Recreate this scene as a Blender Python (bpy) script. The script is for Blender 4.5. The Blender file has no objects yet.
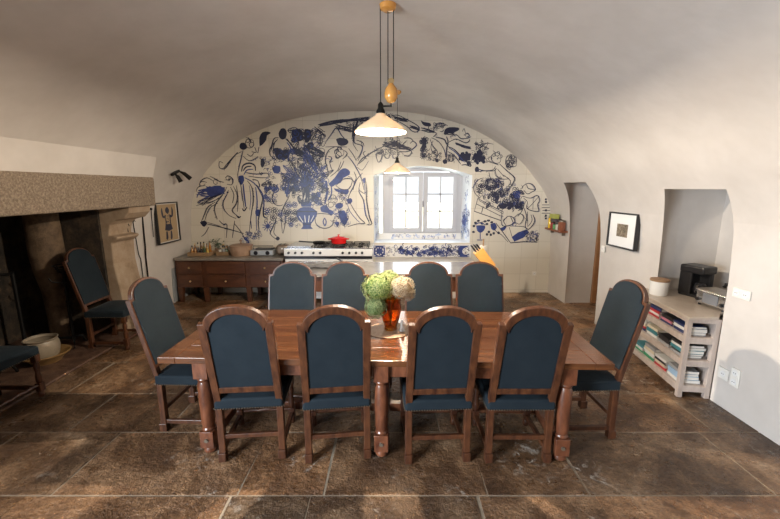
import bpy, bmesh, math, random
from mathutils import Vector, Matrix
import numpy as np
random.seed(7)
SC = bpy.context.scene
COL = SC.collection
PI = math.pi
def R(d): return math.radians(d)

# ------------------------------------------------------------------ camera
F, HOR, EYE = 380.0, 188.0, 1.91
PITCH = math.atan((259.5 - HOR) / F)
cd = bpy.data.cameras.new('camera'); cam = bpy.data.objects.new('camera', cd); COL.objects.link(cam)
cd.sensor_width = 36; cd.lens = F / 780 * 36; cd.clip_start = .05
cam.location = (0, 0, EYE); cam.rotation_euler = (PI / 2 - PITCH, 0, 0)
SC.camera = cam
# ------------------------------------------------------------------ world, lights, exposure
w = bpy.data.worlds.new('world'); SC.world = w; w.use_nodes = True
w.node_tree.nodes['Background'].inputs[0].default_value = (.86, .93, 1, 1)
_N, _L = w.node_tree.nodes, w.node_tree.links      # overcast sky, brighter towards the zenith
_tc = _N.new('ShaderNodeTexCoord'); _sp = _N.new('ShaderNodeSeparateXYZ'); _L.new(_tc.outputs['Generated'], _sp.inputs[0])
_mr = _N.new('ShaderNodeMapRange'); _mr.inputs[1].default_value = .03; _mr.inputs[2].default_value = .6; _mr.inputs[3].default_value = 1.0; _mr.inputs[4].default_value = 11.0
_L.new(_sp.outputs['Z'], _mr.inputs[0]); _L.new(_mr.outputs[0], _N['Background'].inputs[1])
SC.view_settings.view_transform = 'Standard'; SC.view_settings.look = 'None'
SC.view_settings.gamma = 1; SC.view_settings.use_curve_mapping = False
SC.view_settings.exposure = 0.47
def area(name, loc, rot, sx, sy, power, color, portal=False):
    l = bpy.data.lights.new(name, 'AREA'); l.shape = 'RECTANGLE'; l.size = sx; l.size_y = sy
    l.energy = power; l.color = color
    o = bpy.data.objects.new(name, l); COL.objects.link(o); o.location = loc; o.rotation_euler = rot
    if portal: l.cycles.is_portal = True
    return o
area('window_portal', (.59, 7.58, 1.65), (-PI / 2, 0, 0), 1.5, 1.5, 10, (1, 1, 1), True)
area('rear_daylight', (-3.1, -.7, 1.45), (R(78), 0, R(-54)), 1.5, 1.7, 120, (.86, .93, 1.0)).data.spread = R(105)

# ------------------------------------------------------------------ helpers
def ray(x, y):
    u = (x - 390) / F; v = -(y - 259.5) / F
    return (u, math.cos(PITCH) + v * math.sin(PITCH), -math.sin(PITCH) + v * math.cos(PITCH))
def atY(x, y, Y):
    d = ray(x, y); t = Y / d[1]; return Vector((d[0] * t, Y, EYE + d[2] * t))
def atX(x, y, X):
    d = ray(x, y); t = X / d[0]; return Vector((X, d[1] * t, EYE + d[2] * t))
def atZ(x, y, Z):
    d = ray(x, y); t = (Z - EYE) / d[2]; return Vector((d[0] * t, d[1] * t, Z))

class MB:
    def __init__(s): s.bm = bmesh.new()
    def _x(s, vs, M):
        if M is not None:
            for v in vs: v.co = M @ v.co
    def box(s, c, d, M=None, taper=None):
        vs = []
        for k in (-1, 1):
            t = 1 if (taper is None or k == 1) else taper
            for i, j in ((-1, -1), (1, -1), (1, 1), (-1, 1)):
                vs.append(s.bm.verts.new((c[0] + i * d[0] / 2 * t, c[1] + j * d[1] / 2 * t, c[2] + k * d[2] / 2)))
        for f in ((3, 2, 1, 0), (4, 5, 6, 7), (0, 1, 5, 4), (1, 2, 6, 5), (2, 3, 7, 6), (3, 0, 4, 7)):
            s.bm.faces.new([vs[i] for i in f])
        s._x(vs, M); return s
    def bar(s, p, q, wd, h=None):
        h = h or wd; p = Vector(p); q = Vector(q); d = q - p
        z = d.normalized(); up = Vector((0, 0, 1)) if abs(z.z) < .9 else Vector((0, 1, 0))
        x = up.cross(z).normalized(); y = z.cross(x)
        M = Matrix((x, y, z)).transposed().to_4x4(); M.translation = (p + q) / 2
        return s.box((0, 0, 0), (wd, h, d.length), M)
    def prism(s, poly, d0, d1, fn):
        """poly of (a,b); fn(a,b,depth)->xyz"""
        A = [s.bm.verts.new(fn(a, b, d0)) for a, b in poly]
        B = [s.bm.verts.new(fn(a, b, d1)) for a, b in poly]
        n = len(poly)
        s.bm.faces.new(A); s.bm.faces.new(B[::-1])
        for i in range(n): s.bm.faces.new((A[i], B[i], B[(i + 1) % n], A[(i + 1) % n]))
        return s
    def lathe(s, prof, c=(0, 0, 0), n=20, M=None, cap=True):
        rings = []; allv = []
        for r, z in prof:
            ring = [s.bm.verts.new((c[0] + r * math.cos(2 * PI * i / n), c[1] + r * math.sin(2 * PI * i / n), c[2] + z)) for i in range(n)]
            rings.append(ring); allv += ring
        for a, b in zip(rings, rings[1:]):
            for i in range(n): s.bm.faces.new((a[i], a[(i + 1) % n], b[(i + 1) % n], b[i]))
        if cap:
            s.bm.faces.new(rings[0][::-1]); s.bm.faces.new(rings[-1])
        s._x(allv, M); return s
    def tube(s, pts, r, n=8, closed=False):
        pts = [Vector(p) for p in pts]; rings = []
        m = len(pts)
        for i, p in enumerate(pts):
            if closed: t = pts[(i + 1) % m] - pts[i - 1]
            else: t = pts[min(i + 1, m - 1)] - pts[max(i - 1, 0)]
            t.normalize(); up = Vector((0, 0, 1)) if abs(t.z) < .9 else Vector((0, 1, 0))
            x = up.cross(t).normalized(); y = t.cross(x)
            rr = r[i] if isinstance(r, (list, tuple)) else r
            rings.append([s.bm.verts.new(p + x * rr * math.cos(2 * PI * k / n) + y * rr * math.sin(2 * PI * k / n)) for k in range(n)])
        pr = list(zip(rings, rings[1:])) + ([(rings[-1], rings[0])] if closed else [])
        for a, b in pr:
            for i in range(n): s.bm.faces.new((a[i], a[(i + 1) % n], b[(i + 1) % n], b[i]))
        if not closed: s.bm.faces.new(rings[0][::-1]); s.bm.faces.new(rings[-1])
        return s
    def ball(s, c, r, sc=(1, 1, 1), sub=2, jit=0):
        res = bmesh.ops.create_icosphere(s.bm, subdivisions=sub, radius=r)
        for v in res['verts']:
            j = 1 + random.uniform(-jit, jit)
            v.co = Vector((c[0] + v.co.x * sc[0] * j, c[1] + v.co.y * sc[1] * j, c[2] + v.co.z * sc[2] * j))
        return s
    def build(s, name, m=None, parent=None, smooth=False, bevel=0, seg=2, sub=0):
        bmesh.ops.recalc_face_normals(s.bm, faces=s.bm.faces)
        me = bpy.data.meshes.new(name); s.bm.to_mesh(me); s.bm.free()
        o = bpy.data.objects.new(name, me); COL.objects.link(o)
        if m:
            for q in (m if isinstance(m, list) else [m]): me.materials.append(q)
        if parent: o.parent = parent
        if smooth:
            me.polygons.foreach_set('use_smooth', [True] * len(me.polygons))
            try: me.set_sharp_from_angle(angle=R(smooth if smooth is not True else 40))
            except Exception: pass
        if bevel:
            b = o.modifiers.new('bevel', 'BEVEL'); b.width = bevel; b.segments = seg; b.limit_method = 'ANGLE'; b.angle_limit = R(40)
        if sub:
            b = o.modifiers.new('sub', 'SUBSURF'); b.levels = sub; b.render_levels = sub
        return o

def tag(o, label=None, cat=None, group=None, kind=None):
    if label: o['label'] = label
    if cat: o['category'] = cat
    if group: o['group'] = group
    if kind: o['kind'] = kind
    return o
def empty(name, loc, rz=0, label=None, cat=None, group=None):
    o = bpy.data.objects.new(name, None); COL.objects.link(o); o.location = loc; o.rotation_euler = (0, 0, rz)
    o.empty_display_size = .1
    return tag(o, label, cat, group)
def copy_tree(o, parent=None):
    c = o.copy(); COL.objects.link(c)
    if parent: c.parent = parent
    for ch in list(o.children): copy_tree(ch, c)
    return c
def boolean(o, cutters):
    for c in cutters:
        b = o.modifiers.new('cut', 'BOOLEAN'); b.operation = 'DIFFERENCE'; b.object = c; b.solver = 'EXACT'
    bpy.context.view_layer.update()
    dg = bpy.context.evaluated_depsgraph_get()
    me = bpy.data.meshes.new_from_object(o.evaluated_get(dg))
    o.modifiers.clear(); o.data = me

# ------------------------------------------------------------------ materials
def nm(name):
    m = bpy.data.materials.new(name); m.use_nodes = True
    return m, m.node_tree.nodes, m.node_tree.links, m.node_tree.nodes['Principled BSDF']
def mat(name, col, rough=.5, metal=0, var=.0, scale=8, bump=0, bscale=None, stretch=None, col2=None, coat=0, detail=4, spec=None):
    m, N, L, B = nm(name)
    B.inputs['Base Color'].default_value = (*col, 1); B.inputs['Roughness'].default_value = rough; B.inputs['Metallic'].default_value = metal
    if coat: B.inputs['Coat Weight'].default_value = coat; B.inputs['Coat Roughness'].default_value = .15
    if spec is not None: B.inputs['Specular IOR Level'].default_value = spec
    tc = N.new('ShaderNodeTexCoord'); mp = N.new('ShaderNodeMapping'); L.new(tc.outputs['Object'], mp.inputs[0])
    if stretch: mp.inputs['Scale'].default_value = stretch
    if var or col2:
        n = N.new('ShaderNodeTexNoise'); n.inputs['Scale'].default_value = scale; n.inputs['Detail'].default_value = detail; n.inputs['Roughness'].default_value = .65
        L.new(mp.outputs[0], n.inputs['Vector'])
        r = N.new('ShaderNodeValToRGB'); L.new(n.outputs['Fac'], r.inputs[0])
        c2 = col2 or tuple(min(1, c * (1 + var)) for c in col); c1 = col if col2 else tuple(c * (1 - var) for c in col)
        r.color_ramp.elements[0].position = .32; r.color_ramp.elements[1].position = .68
        r.color_ramp.elements[0].color = (*c1, 1); r.color_ramp.elements[1].color = (*c2, 1)
        L.new(r.outputs[0], B.inputs['Base Color'])
    if bump:
        n2 = N.new('ShaderNodeTexNoise'); n2.inputs['Scale'].default_value = bscale or scale * 3; n2.inputs['Detail'].default_value = 5
        L.new(mp.outputs[0], n2.inputs['Vector'])
        b = N.new('ShaderNodeBump'); b.inputs['Strength'].default_value = bump; b.inputs['Distance'].default_value = .01
        L.new(n2.outputs['Fac'], b.inputs['Height']); L.new(b.outputs[0], B.inputs['Normal'])
    return m
def emis(name, col, st):
    m, N, L, B = nm(name); B.inputs['Base Color'].default_value = (*col, 1)
    B.inputs['Emission Color'].default_value = (*col, 1); B.inputs['Emission Strength'].default_value = st
    return m
M = {}
M['plaster'] = mat('lime_plaster', (.54, .50, .46), .85, scale=1.3, bump=.4, bscale=6, col2=(.64, .60, .56))
M['plaster_white'] = M['plaster']
M['wood'] = mat('chair_walnut', (.034, .011, .006), .36, scale=5, stretch=(6, 6, 1.2), col2=(.11, .041, .017), bump=.12, coat=.04)
M['table_wood'] = mat('table_walnut', (.060, .020, .008), .24, scale=3, stretch=(.6, 6, 6), col2=(.145, .055, .020), bump=.15, bscale=14, coat=.3)
M['leg_wood'] = mat('table_leg_wood', (.065, .020, .010), .3, scale=7, stretch=(3, 3, 1), col2=(.19, .068, .032), bump=.15, coat=.2)
M['cab_wood'] = mat('dresser_wood', (.055, .019, .009), .35, scale=4, stretch=(.8, 4, 4), col2=(.115, .042, .019), coat=.2)
M['blue'] = mat('slate_blue_velvet', (.008, .0145, .021), .8, scale=6, spec=.2, col2=(.012, .020, .027), bump=.15, bscale=260)
M['blue'].node_tree.nodes['Principled BSDF'].inputs['Sheen Weight'].default_value = .04
M['blue'].node_tree.nodes['Principled BSDF'].inputs['Sheen Roughness'].default_value = .4
M['nail'] = mat('nail_trim', (.20, .17, .13), .4, .6)
M['iron'] = mat('black_iron', (.018, .017, .017), .5, .7)
M['black'] = mat('black_plastic', (.014, .014, .016), .35)
M['steel'] = mat('brushed_steel', (.55, .56, .58), .25, 1, var=.05, scale=20)
M['white'] = mat('white_enamel', (.78, .78, .77), .25)
M['stone_top'] = mat('grey_stone_top', (.16, .14, .12), .28, scale=9, col2=(.25, .225, .195), bump=.05)
M['brass'] = mat('brass', (.75, .58, .30), .3, 1)
M['red'] = mat('red_enamel', (.62, .012, .012), .16, coat=.6)
M['glass_dark'] = mat('dark_glass', (.02, .02, .025), .08)
M['shelfwood'] = mat('whitewashed_wood', (.40, .33, .29), .55, scale=5, col2=(.50, .43, .385), stretch=(4, 4, 1))
M['shelftop'] = mat('pale_beige_worktop', (.40, .33, .27), .35, scale=7, col2=(.48, .41, .34))
M['paper'] = mat('paper', (.72, .70, .65), .8)
M['navy_paint'] = mat('navy_paint', (.016, .020, .052), .3)
M['cobalt'] = mat('cobalt_paint', (.016, .030, .150), .3, scale=9, col2=(.040, .070, .25))
M['pale_blue'] = mat('pale_blue_paint', (.20, .33, .66), .3)
M['wicker'] = mat('wicker', (.25, .15, .08), .7, scale=40, col2=(.36, .24, .13), bump=.6, bscale=60)
M['copper'] = mat('brown_glazed_clay', (.26, .16, .105), .35, scale=8, col2=(.38, .25, .17))
M['knife_wood'] = mat('orange_beech', (.72, .34, .075), .4, scale=6, stretch=(1, 1, 6), col2=(.80, .42, .11))
M['ceramic_cream'] = mat('cream_stoneware', (.25, .205, .15), .35, scale=8, col2=(.32, .27, .20))
M['basin'] = mat('ochre_glaze', (.24, .14, .05), .3, scale=10, col2=(.34, .21, .09))
M['orange_ceramic'] = mat('caramel_ceramic', (.62, .27, .055), .2, scale=12, col2=(.72, .38, .10), coat=.5)

def stone(name, c1, c2, c3, sc=14, bump=.9, rough=.8):
    m, N, L, B = nm(name); tc = N.new('ShaderNodeTexCoord')
    n = N.new('ShaderNodeTexNoise'); n.inputs['Scale'].default_value = sc; n.inputs['Detail'].default_value = 8; n.inputs['Roughness'].default_value = .75
    L.new(tc.outputs['Object'], n.inputs['Vector'])
    r = N.new('ShaderNodeValToRGB'); e = r.color_ramp.elements
    e[0].position = .35; e[0].color = (*c1, 1); e[1].position = .68; e[1].color = (*c3, 1)
    k = e.new(.5); k.color = (*c2, 1)
    L.new(n.outputs['Fac'], r.inputs[0]); L.new(r.outputs[0], B.inputs['Base Color']); B.inputs['Roughness'].default_value = rough
    b = N.new('ShaderNodeBump'); b.inputs['Strength'].default_value = bump; b.inputs['Distance'].default_value = .02
    L.new(n.outputs['Fac'], b.inputs['Height']); L.new(b.outputs[0], B.inputs['Normal'])
    return m
M['beam'] = stone('granite_mantel', (.15, .115, .08), (.26, .20, .145), (.44, .36, .27), 48, .8)
M['pier'] = stone('warm_jamb_stone', (.27, .19, .12), (.36, .265, .18), (.42, .33, .24), 5, .35)
M['soot'] = stone('sooty_masonry', (.012, .010, .008), (.035, .026, .018), (.10, .065, .038), 5, .8)
M['hearth'] = stone('hearth_brick', (.05, .028, .02), (.10, .055, .036), (.17, .10, .065), 9, .6, .5)

# floor stone: slab tone attribute + noise
def floor_mat():
    m, N, L, B = nm('worn_stone_slabs'); tc = N.new('ShaderNodeTexCoord')
    def noise(s, d=6, r=.65, dist=0):
        n = N.new('ShaderNodeTexNoise'); n.inputs['Scale'].default_value = s; n.inputs['Detail'].default_value = d
        n.inputs['Roughness'].default_value = r; n.inputs['Distortion'].default_value = dist; L.new(tc.outputs['Object'], n.inputs['Vector']); return n
    a = noise(2.2, 8, .7, .4); r = N.new('ShaderNodeValToRGB'); e = r.color_ramp.elements
    e[0].position = .30; e[0].color = (.055, .030, .017, 1); e[1].position = .72; e[1].color = (.46, .34, .23, 1)
    k = e.new(.46); k.color = (.115, .064, .033, 1); k = e.new(.58); k.color = (.25, .155, .088, 1)
    L.new(a.outputs['Fac'], r.inputs[0])
    at = N.new('ShaderNodeAttribute'); at.attribute_name = 'tone'
    mx = N.new('ShaderNodeMix'); mx.data_type = 'RGBA'; mx.blend_type = 'MULTIPLY'; mx.inputs[0].default_value = 1
    sp = noise(38, 5, .75, .3); sm = N.new('ShaderNodeMapRange'); sm.inputs[1].default_value = .3; sm.inputs[2].default_value = .7; sm.inputs[3].default_value = .55; sm.inputs[4].default_value = 1.5
    L.new(sp.outputs['Fac'], sm.inputs[0]); m0 = N.new('ShaderNodeMix'); m0.data_type = 'RGBA'; m0.blend_type = 'MULTIPLY'; m0.inputs[0].default_value = 1
    L.new(r.outputs[0], m0.inputs[6]); L.new(sm.outputs[0], m0.inputs[7])
    L.new(m0.outputs[2], mx.inputs[6]); L.new(at.outputs['Color'], mx.inputs[7])
    # noise-masked pale patches: whitish specular highlights painted into the base colour
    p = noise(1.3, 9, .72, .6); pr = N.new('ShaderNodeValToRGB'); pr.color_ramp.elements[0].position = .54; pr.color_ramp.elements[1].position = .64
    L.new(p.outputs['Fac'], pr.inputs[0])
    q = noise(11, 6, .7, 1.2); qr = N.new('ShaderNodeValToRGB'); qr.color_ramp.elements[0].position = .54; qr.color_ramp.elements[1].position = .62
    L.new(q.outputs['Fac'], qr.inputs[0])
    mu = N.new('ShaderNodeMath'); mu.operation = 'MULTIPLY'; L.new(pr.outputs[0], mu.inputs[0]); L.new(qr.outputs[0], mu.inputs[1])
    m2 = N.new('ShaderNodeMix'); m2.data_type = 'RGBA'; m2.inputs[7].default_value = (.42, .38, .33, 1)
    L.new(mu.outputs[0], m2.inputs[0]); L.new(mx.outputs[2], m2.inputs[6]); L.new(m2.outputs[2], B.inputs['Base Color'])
    rn = noise(7, 7, .7); rr = N.new('ShaderNodeMapRange'); rr.inputs[1].default_value = .35; rr.inputs[2].default_value = .65; rr.inputs[3].default_value = .20; rr.inputs[4].default_value = .50
    L.new(rn.outputs['Fac'], rr.inputs[0]); L.new(rr.outputs[0], B.inputs['Roughness'])
    b1 = noise(34, 6, .7); b2 = noise(4.5, 6, .6)
    ad = N.new('ShaderNodeMath'); ad.operation = 'MULTIPLY_ADD'; ad.inputs[1].default_value = 2.5
    L.new(b2.outputs['Fac'], ad.inputs[0]); L.new(b1.outputs['Fac'], ad.inputs[2])
    b = N.new('ShaderNodeBump'); b.inputs['Strength'].default_value = .9; b.inputs['Distance'].default_value = .022
    L.new(ad.outputs[0], b.inputs['Height']); L.new(b.outputs[0], B.inputs['Normal'])
    return m
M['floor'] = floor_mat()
M['mortar'] = mat('floor_mortar', (.29, .24, .18), .8, var=.2, scale=10, bump=.3)

def tile_mat():
    m, N, L, B = nm('cream_wall_tiles'); tc = N.new('ShaderNodeTexCoord'); mp = N.new('ShaderNodeMapping')
    L.new(tc.outputs['Object'], mp.inputs[0]); mp.inputs['Rotation'].default_value = (PI / 2, 0, 0)
    br = N.new('ShaderNodeTexBrick'); br.offset = 0; br.squash = 1
    mp.inputs['Location'].default_value = (1.50 + .3 * 20, 2.15 - .3 * 7.0, 0)
    br.inputs['Scale'].default_value = 1; br.inputs['Mortar Size'].default_value = .0028; br.inputs['Mortar Smooth'].default_value = .3
    br.inputs['Brick Width'].default_value = .3; br.inputs['Row Height'].default_value = .3
    br.inputs['Color1'].default_value = (.67, .63, .545, 1); br.inputs['Color2'].default_value = (.62, .58, .50, 1); br.inputs['Mortar'].default_value = (.47, .43, .36, 1)
    L.new(mp.outputs[0], br.inputs['Vector']); L.new(br.outputs['Color'], B.inputs['Base Color']); B.inputs['Roughness'].default_value = .35
    return m
M['tiles'] = tile_mat()
def shade_mat():
    m, N, L, B = nm('opal_glass_shade')
    B.inputs['Base Color'].default_value = (.74, .60, .44, 1); B.inputs['Roughness'].default_value = .25
    t = N.new('ShaderNodeBsdfTranslucent'); t.inputs[0].default_value = (.95, .86, .74, 1)
    x = N.new('ShaderNodeMixShader'); x.inputs[0].default_value = .09
    L.new(B.outputs[0], x.inputs[1]); L.new(t.outputs[0], x.inputs[2]); L.new(x.outputs[0], N['Material Output'].inputs[0])
    return m
M['shade'] = shade_mat()
def glass(name, col, rough=0):
    m, N, L, B = nm(name); B.inputs['Base Color'].default_value = (*col, 1); B.inputs['Roughness'].default_value = rough
    B.inputs['Transmission Weight'].default_value = 1; B.inputs['IOR'].default_value = 1.45; return m
M['amber'] = glass('amber_glass', (.78, .28, .04), .03)
def pane_mat():
    m, N, L, B = nm('window_glass'); t = N.new('ShaderNodeBsdfTransparent'); g = N.new('ShaderNodeBsdfGlossy'); g.inputs['Roughness'].default_value = .02
    x = N.new('ShaderNodeMixShader'); x.inputs[0].default_value = .06
    L.new(t.outputs[0], x.inputs[1]); L.new(g.outputs[0], x.inputs[2]); L.new(x.outputs[0], N['Material Output'].inputs[0]); return m
M['pane'] = pane_mat()

# ------------------------------------------------------------------ room shell
YB, YR = 6.85, -1.9
prof_pts = [(-3.66, -.02), (-3.64, .5), (-3.60, 1.1), (-3.53, 1.65), (-3.36, 2.02), (-3.10, 2.34), (-2.6, 2.72), (-2.06, 2.96), (-1.54, 3.10), (-.95, 3.18), (-.34, 3.205),
            (.3, 3.18), (.86, 3.09), (1.4, 2.92), (1.91, 2.65), (2.30, 2.36), (2.56, 2.07), (2.75, 1.82), (2.86, 1.55), (2.91, 1.1), (2.93, .5), (2.94, -.02)]
def catmull(pts, n=5):
    P = [pts[0]] + list(pts) + [pts[-1]]; out = []
    for i in range(1, len(P) - 2):
        for k in range(n):
            t = k / n; a, b, c, d = P[i - 1], P[i], P[i + 1], P[i + 2]
            out.append(tuple(.5 * (2 * b[j] + (c[j] - a[j]) * t + (2 * a[j] - 5 * b[j] + 4 * c[j] - d[j]) * t * t + (3 * b[j] - a[j] - 3 * c[j] + d[j]) * t ** 3) for j in range(len(b))))
    out.append(tuple(pts[-1])); return out
prof = catmull(prof_pts, 4)
iL = next(i for i, p in enumerate(prof) if p[1] > 1.64)
iR = max(i for i, p in enumerate(prof) if p[1] > 1.55)
def shell(name, poly, y0, y1, m):
    b = MB(); b.prism(poly, y0, y1, lambda a, c, d: (a, d, c)); return tag(b.build(name, m, smooth=35), kind='structure')
left_poly = prof[:iL + 1] + [(-5.2, prof[iL][1]), (-5.2, -.02)]
right_poly = prof[iR:] + [(4.8, -.02), (4.8, prof[iR][1])]
ceil_poly = prof[iL:iR + 1] + [(4.8, prof[iR][1]), (4.8, 3.7), (-5.2, 3.7), (-5.2, prof[iL][1])]
wall_left = shell('wall_left', left_poly, YR, YB, M['plaster'])
wall_right = shell('wall_right', right_poly, YR, YB, M['plaster_white'])
ceiling = shell('ceiling', ceil_poly, YR, YB, M['plaster'])

def cutter(poly, d0, d1, fn):
    b = MB(); b.prism(poly, d0, d1, fn); o = b.build('cutter'); return o
# fireplace cavity
c1 = cutter([(1.5, -.1), (4.8, -.1), (4.8, 2.2), (1.5, 2.2)], -4.75, -3.0, lambda a, b, d: (d, a, min(b, 2.0)))
# niche with worktop
niche_poly = catmull([(2.4, 3.06), (2.7, 3.10), (2.92, 3.18), (3.0, 3.27)], 4) + [(3.55, 3.34), (3.6, 4.13)] + catmull([(3.15, 4.13), (3.0, 4.09), (2.9, 4.02), (2.7, 3.80), (2.4, 3.5)], 4)
c2 = cutter(niche_poly, -.1, 1.90, lambda a, b, d: (a, b, d))
# door passage
door_poly = [(2.3, 5.22), (2.95, 5.2), (3.75, 5.28), (3.75, 6.2)] + catmull([(3.1, 6.2), (2.98, 6.17), (2.88, 6.1), (2.7, 5.92), (2.3, 5.6)], 4)
c3 = cutter(door_poly, -.1, 1.99, lambda a, b, d: (a, b, d))
boolean(wall_left, [c1]); boolean(ceiling, [c1, c2, c3]); boolean(wall_right, [c2, c3])
for c in (c1, c2, c3): bpy.data.objects.remove(c)
for o in (wall_left, wall_right, ceiling):
    o.data.polygons.foreach_set('use_smooth', [True] * len(o.data.polygons)); o.data.set_sharp_from_angle(angle=R(30))

# back wall with splayed arched window opening
WX0, WX1, WZ0, WZ1, WZC = -.29, 1.45, .93, 2.13, 2.29
b = MB(); b.box((-.2, YB + .4, 1.8), (10, .8, 3.9)); wall_back = b.build('wall_back', M['tiles'])
def wpoly(x0, x1, z0, z1, zc, n=12):
    p = [(x0, z0), (x1, z0)]
    for i in range(n + 1):
        t = i / n; p.append((x1 + (x0 - x1) * t, z1 + (zc - z1) * (1 - (2 * t - 1) ** 2)))
    return p
Pf = wpoly(WX0, WX1, WZ0, WZ1, WZC); Pb = wpoly(WX0 + .16, WX1 - .16, WZ0 + .02, WZ1, WZC - .02)
b = MB()
A = [b.bm.verts.new((x, YB - .1, z)) for x, z in Pf]; A2 = [b.bm.verts.new((x, YB + .01, z)) for x, z in Pf]
B_ = [b.bm.verts.new((x, YB + .95, z)) for x, z in Pb]
n = len(Pf); b.bm.faces.new(A); b.bm.faces.new(B_[::-1])
for i in range(n):
    j = (i + 1) % n; b.bm.faces.new((A[i], A2[i], A2[j], A[j])); b.bm.faces.new((A2[i], B_[i], B_[j], A2[j]))
cw = b.build('cutter'); boolean(wall_back, [cw]); bpy.data.objects.remove(cw); tag(wall_back, kind='structure')
wall_back.data.materials.clear(); wall_back.data.materials.append(M['tiles']); wall_back.data.materials.append(mat('recess_white', (.66, .69, .72), .5))
for p in wall_back.data.polygons:
    c = p.center
    if WX0 - .02 < c.x < WX1 + .02 and YB + .01 < c.y < YB + .79 and WZ0 - .05 < c.z < 2.35: p.material_index = 1
b = MB(); b.box((-.2, YR - .1, 1.8), (10, .2, 3.9)); tag(b.build('wall_rear', M['plaster']), kind='structure')

# floor slabs (one structure; each slab its own tone)
b = MB(); fl = []
b.box((-.2, 2.6, -.0545), (9.9, 10.4, .1))
base_faces = len(b.bm.faces)
ycuts = [-1.9, -1.2, -.5, .25, .9, 1.5, 2.085, 2.72, 3.3, 3.95, 4.5, 5.0, 5.45, 5.9, 6.35, 6.85]
xjoints = {2.085: [-3.9, -2.95, -2.15, -.97, -.02 - .4, .62, 1.27, 2.45, 3.3]}
tones = []
rs = random.Random(11)
for r, (y0, y1) in enumerate(zip(ycuts, ycuts[1:])):
    if y0 in xjoints: xs = [-4.9] + xjoints[y0] + [4.7]
    elif r == 5: xs = [-4.9, -3.6, -2.3, -1.0, -.5, .55, 1.3, 2.6, 3.6, 4.7]
    else:
        xs = [-4.9]
        while xs[-1] < 4.3: xs.append(xs[-1] + rs.uniform(.55, 1.35) * (1 if y0 < 4 else .8))
        xs[-1] = 4.7
    for x0, x1 in zip(xs, xs[1:]):
        g = .005; t = rs.uniform(.62, 1.22); warm = rs.uniform(-.04, .16)
        sk = rs.uniform(-.015, .015)
        n0 = len(b.bm.faces)
        b.prism([(x0 + g, y0 + g), (x1 - g, y0 + g), (x1 - g + sk, y1 - g), (x0 + g + sk, y1 - g)], -.05, rs.uniform(-.0035, .0), lambda a, c, d: (a, c, d))
        tones.append((n0, len(b.bm.faces), (t * (1 + warm), t, t * (1 - warm))))
b.bm.faces.ensure_lookup_table()
lay = b.bm.loops.layers.float_color.new('tone')
for f in b.bm.faces:
    for l in f.loops: l[lay] = (1, 1, 1, 1)
for a0, a1, c in tones:
    for f in b.bm.faces[a0:a1]:
        f.material_index = 0
        for l in f.loops: l[lay] = (*c, 1)
for f in b.bm.faces[:base_faces]: f.material_index = 1
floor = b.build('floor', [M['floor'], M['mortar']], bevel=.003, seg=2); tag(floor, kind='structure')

# hood above the mantel, fireplace surfaces
b = MB(); b.prism([(-3.2, 2.05), (-3.09, 2.44), (-3.08, 2.5), (-3.4, 2.9), (-5.0, 2.9), (-5.0, 2.05)], 1.1, 5.25, lambda a, c, d: (a, d, c))
hood = b.build('wall_chimney_breast', M['plaster_white']); tag(hood, kind='structure')
b = MB(); b.box((-4.72, 3.15, 1.05), (.06, 3.3, 2.2)); b.box((-4.0, 1.53, 1.05), (1.4, .06, 2.2)); b.box((-3.98, 3.15, 1.97), (1.5, 3.3, .06))
b.box((-4.2, 4.78, 1.05), (1.1, .05, 2.2))
tag(b.build('wall_firebox', M['soot']), kind='structure')
b = MB(); b.box((-4.05, 3.17, .012), (1.38, 3.25, .03)); tag(b.build('trim_hearth', M['hearth'], bevel=.01), kind='structure')

# ------------------------------------------------------------------ window
WY = YB + .50
b = MB(); x0, x1, z0, z1 = -.04, 1.30, 1.02, 2.23
cx = (x0 + x1) / 2
def rect_frame(b, x0, x1, z0, z1, y, wd, th):
    b.box(((x0 + x1) / 2, y, z0 + wd / 2), (x1 - x0, th, wd)); b.box(((x0 + x1) / 2, y, z1 - wd / 2), (x1 - x0, th, wd))
    b.box((x0 + wd / 2, y, (z0 + z1) / 2), (wd, th, z1 - z0 - 2 * wd)); b.box((x1 - wd / 2, y, (z0 + z1) / 2), (wd, th, z1 - z0 - 2 * wd))
M['frame'] = mat('grey_white_window_paint', (.46, .47, .51), .4)
rect_frame(b, x0 - .1, x1 + .1, z0 - .06, z1 + .12, WY + .03, .13, .08)
wf = b.build('window_1', M['frame'], bevel=.006); tag(wf, kind='structure')
for s in (0, 1):
    a0 = x0 + .02 if s == 0 else cx + .004; a1 = cx - .004 if s == 0 else x1 - .02
    b = MB(); rect_frame(b, a0, a1, z0 + .05, z1 - .03, WY - .01, .085, .05)
    sash = b.build('sash', M['frame'], wf, bevel=.005)
    g0, g1, h0, h1 = a0 + .085, a1 - .085, z0 + .135, z1 - .115
    b = MB(); b.box(((g0 + g1) / 2, WY - .01, (h0 + h1) / 2), (.026, .026, h1 - h0))
    for k in (1, 2): b.box(((g0 + g1) / 2, WY - .01, h0 + (h1 - h0) * k / 3), (g1 - g0, .026, .026))
    b.build('glazing_bar', M['frame'], sash)
    b = MB(); b.box(((g0 + g1) / 2, WY, (h0 + h1) / 2), (g1 - g0, .004, h1 - h0)); b.build('pane', M['pane'], sash)
b = MB(); b.lathe([(.012, 0), (.012, .12)], (cx, WY - .05, 1.55), 10); b.build('window_handle', M['steel'], wf)
# outside ground and low stone wall
b = MB(); b.box((0, 30, -.6), (80, 44, .2)); tag(b.build('ground', mat('pale_courtyard', (.62, .60, .50), .9)), kind='structure')
b = MB(); b.box((0, 16, .35), (30, .5, 1.9)); tag(b.build('wall_courtyard', mat('ochre_garden_wall', (.62, .52, .34), .9, var=.2, scale=3)), kind='structure')

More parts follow.
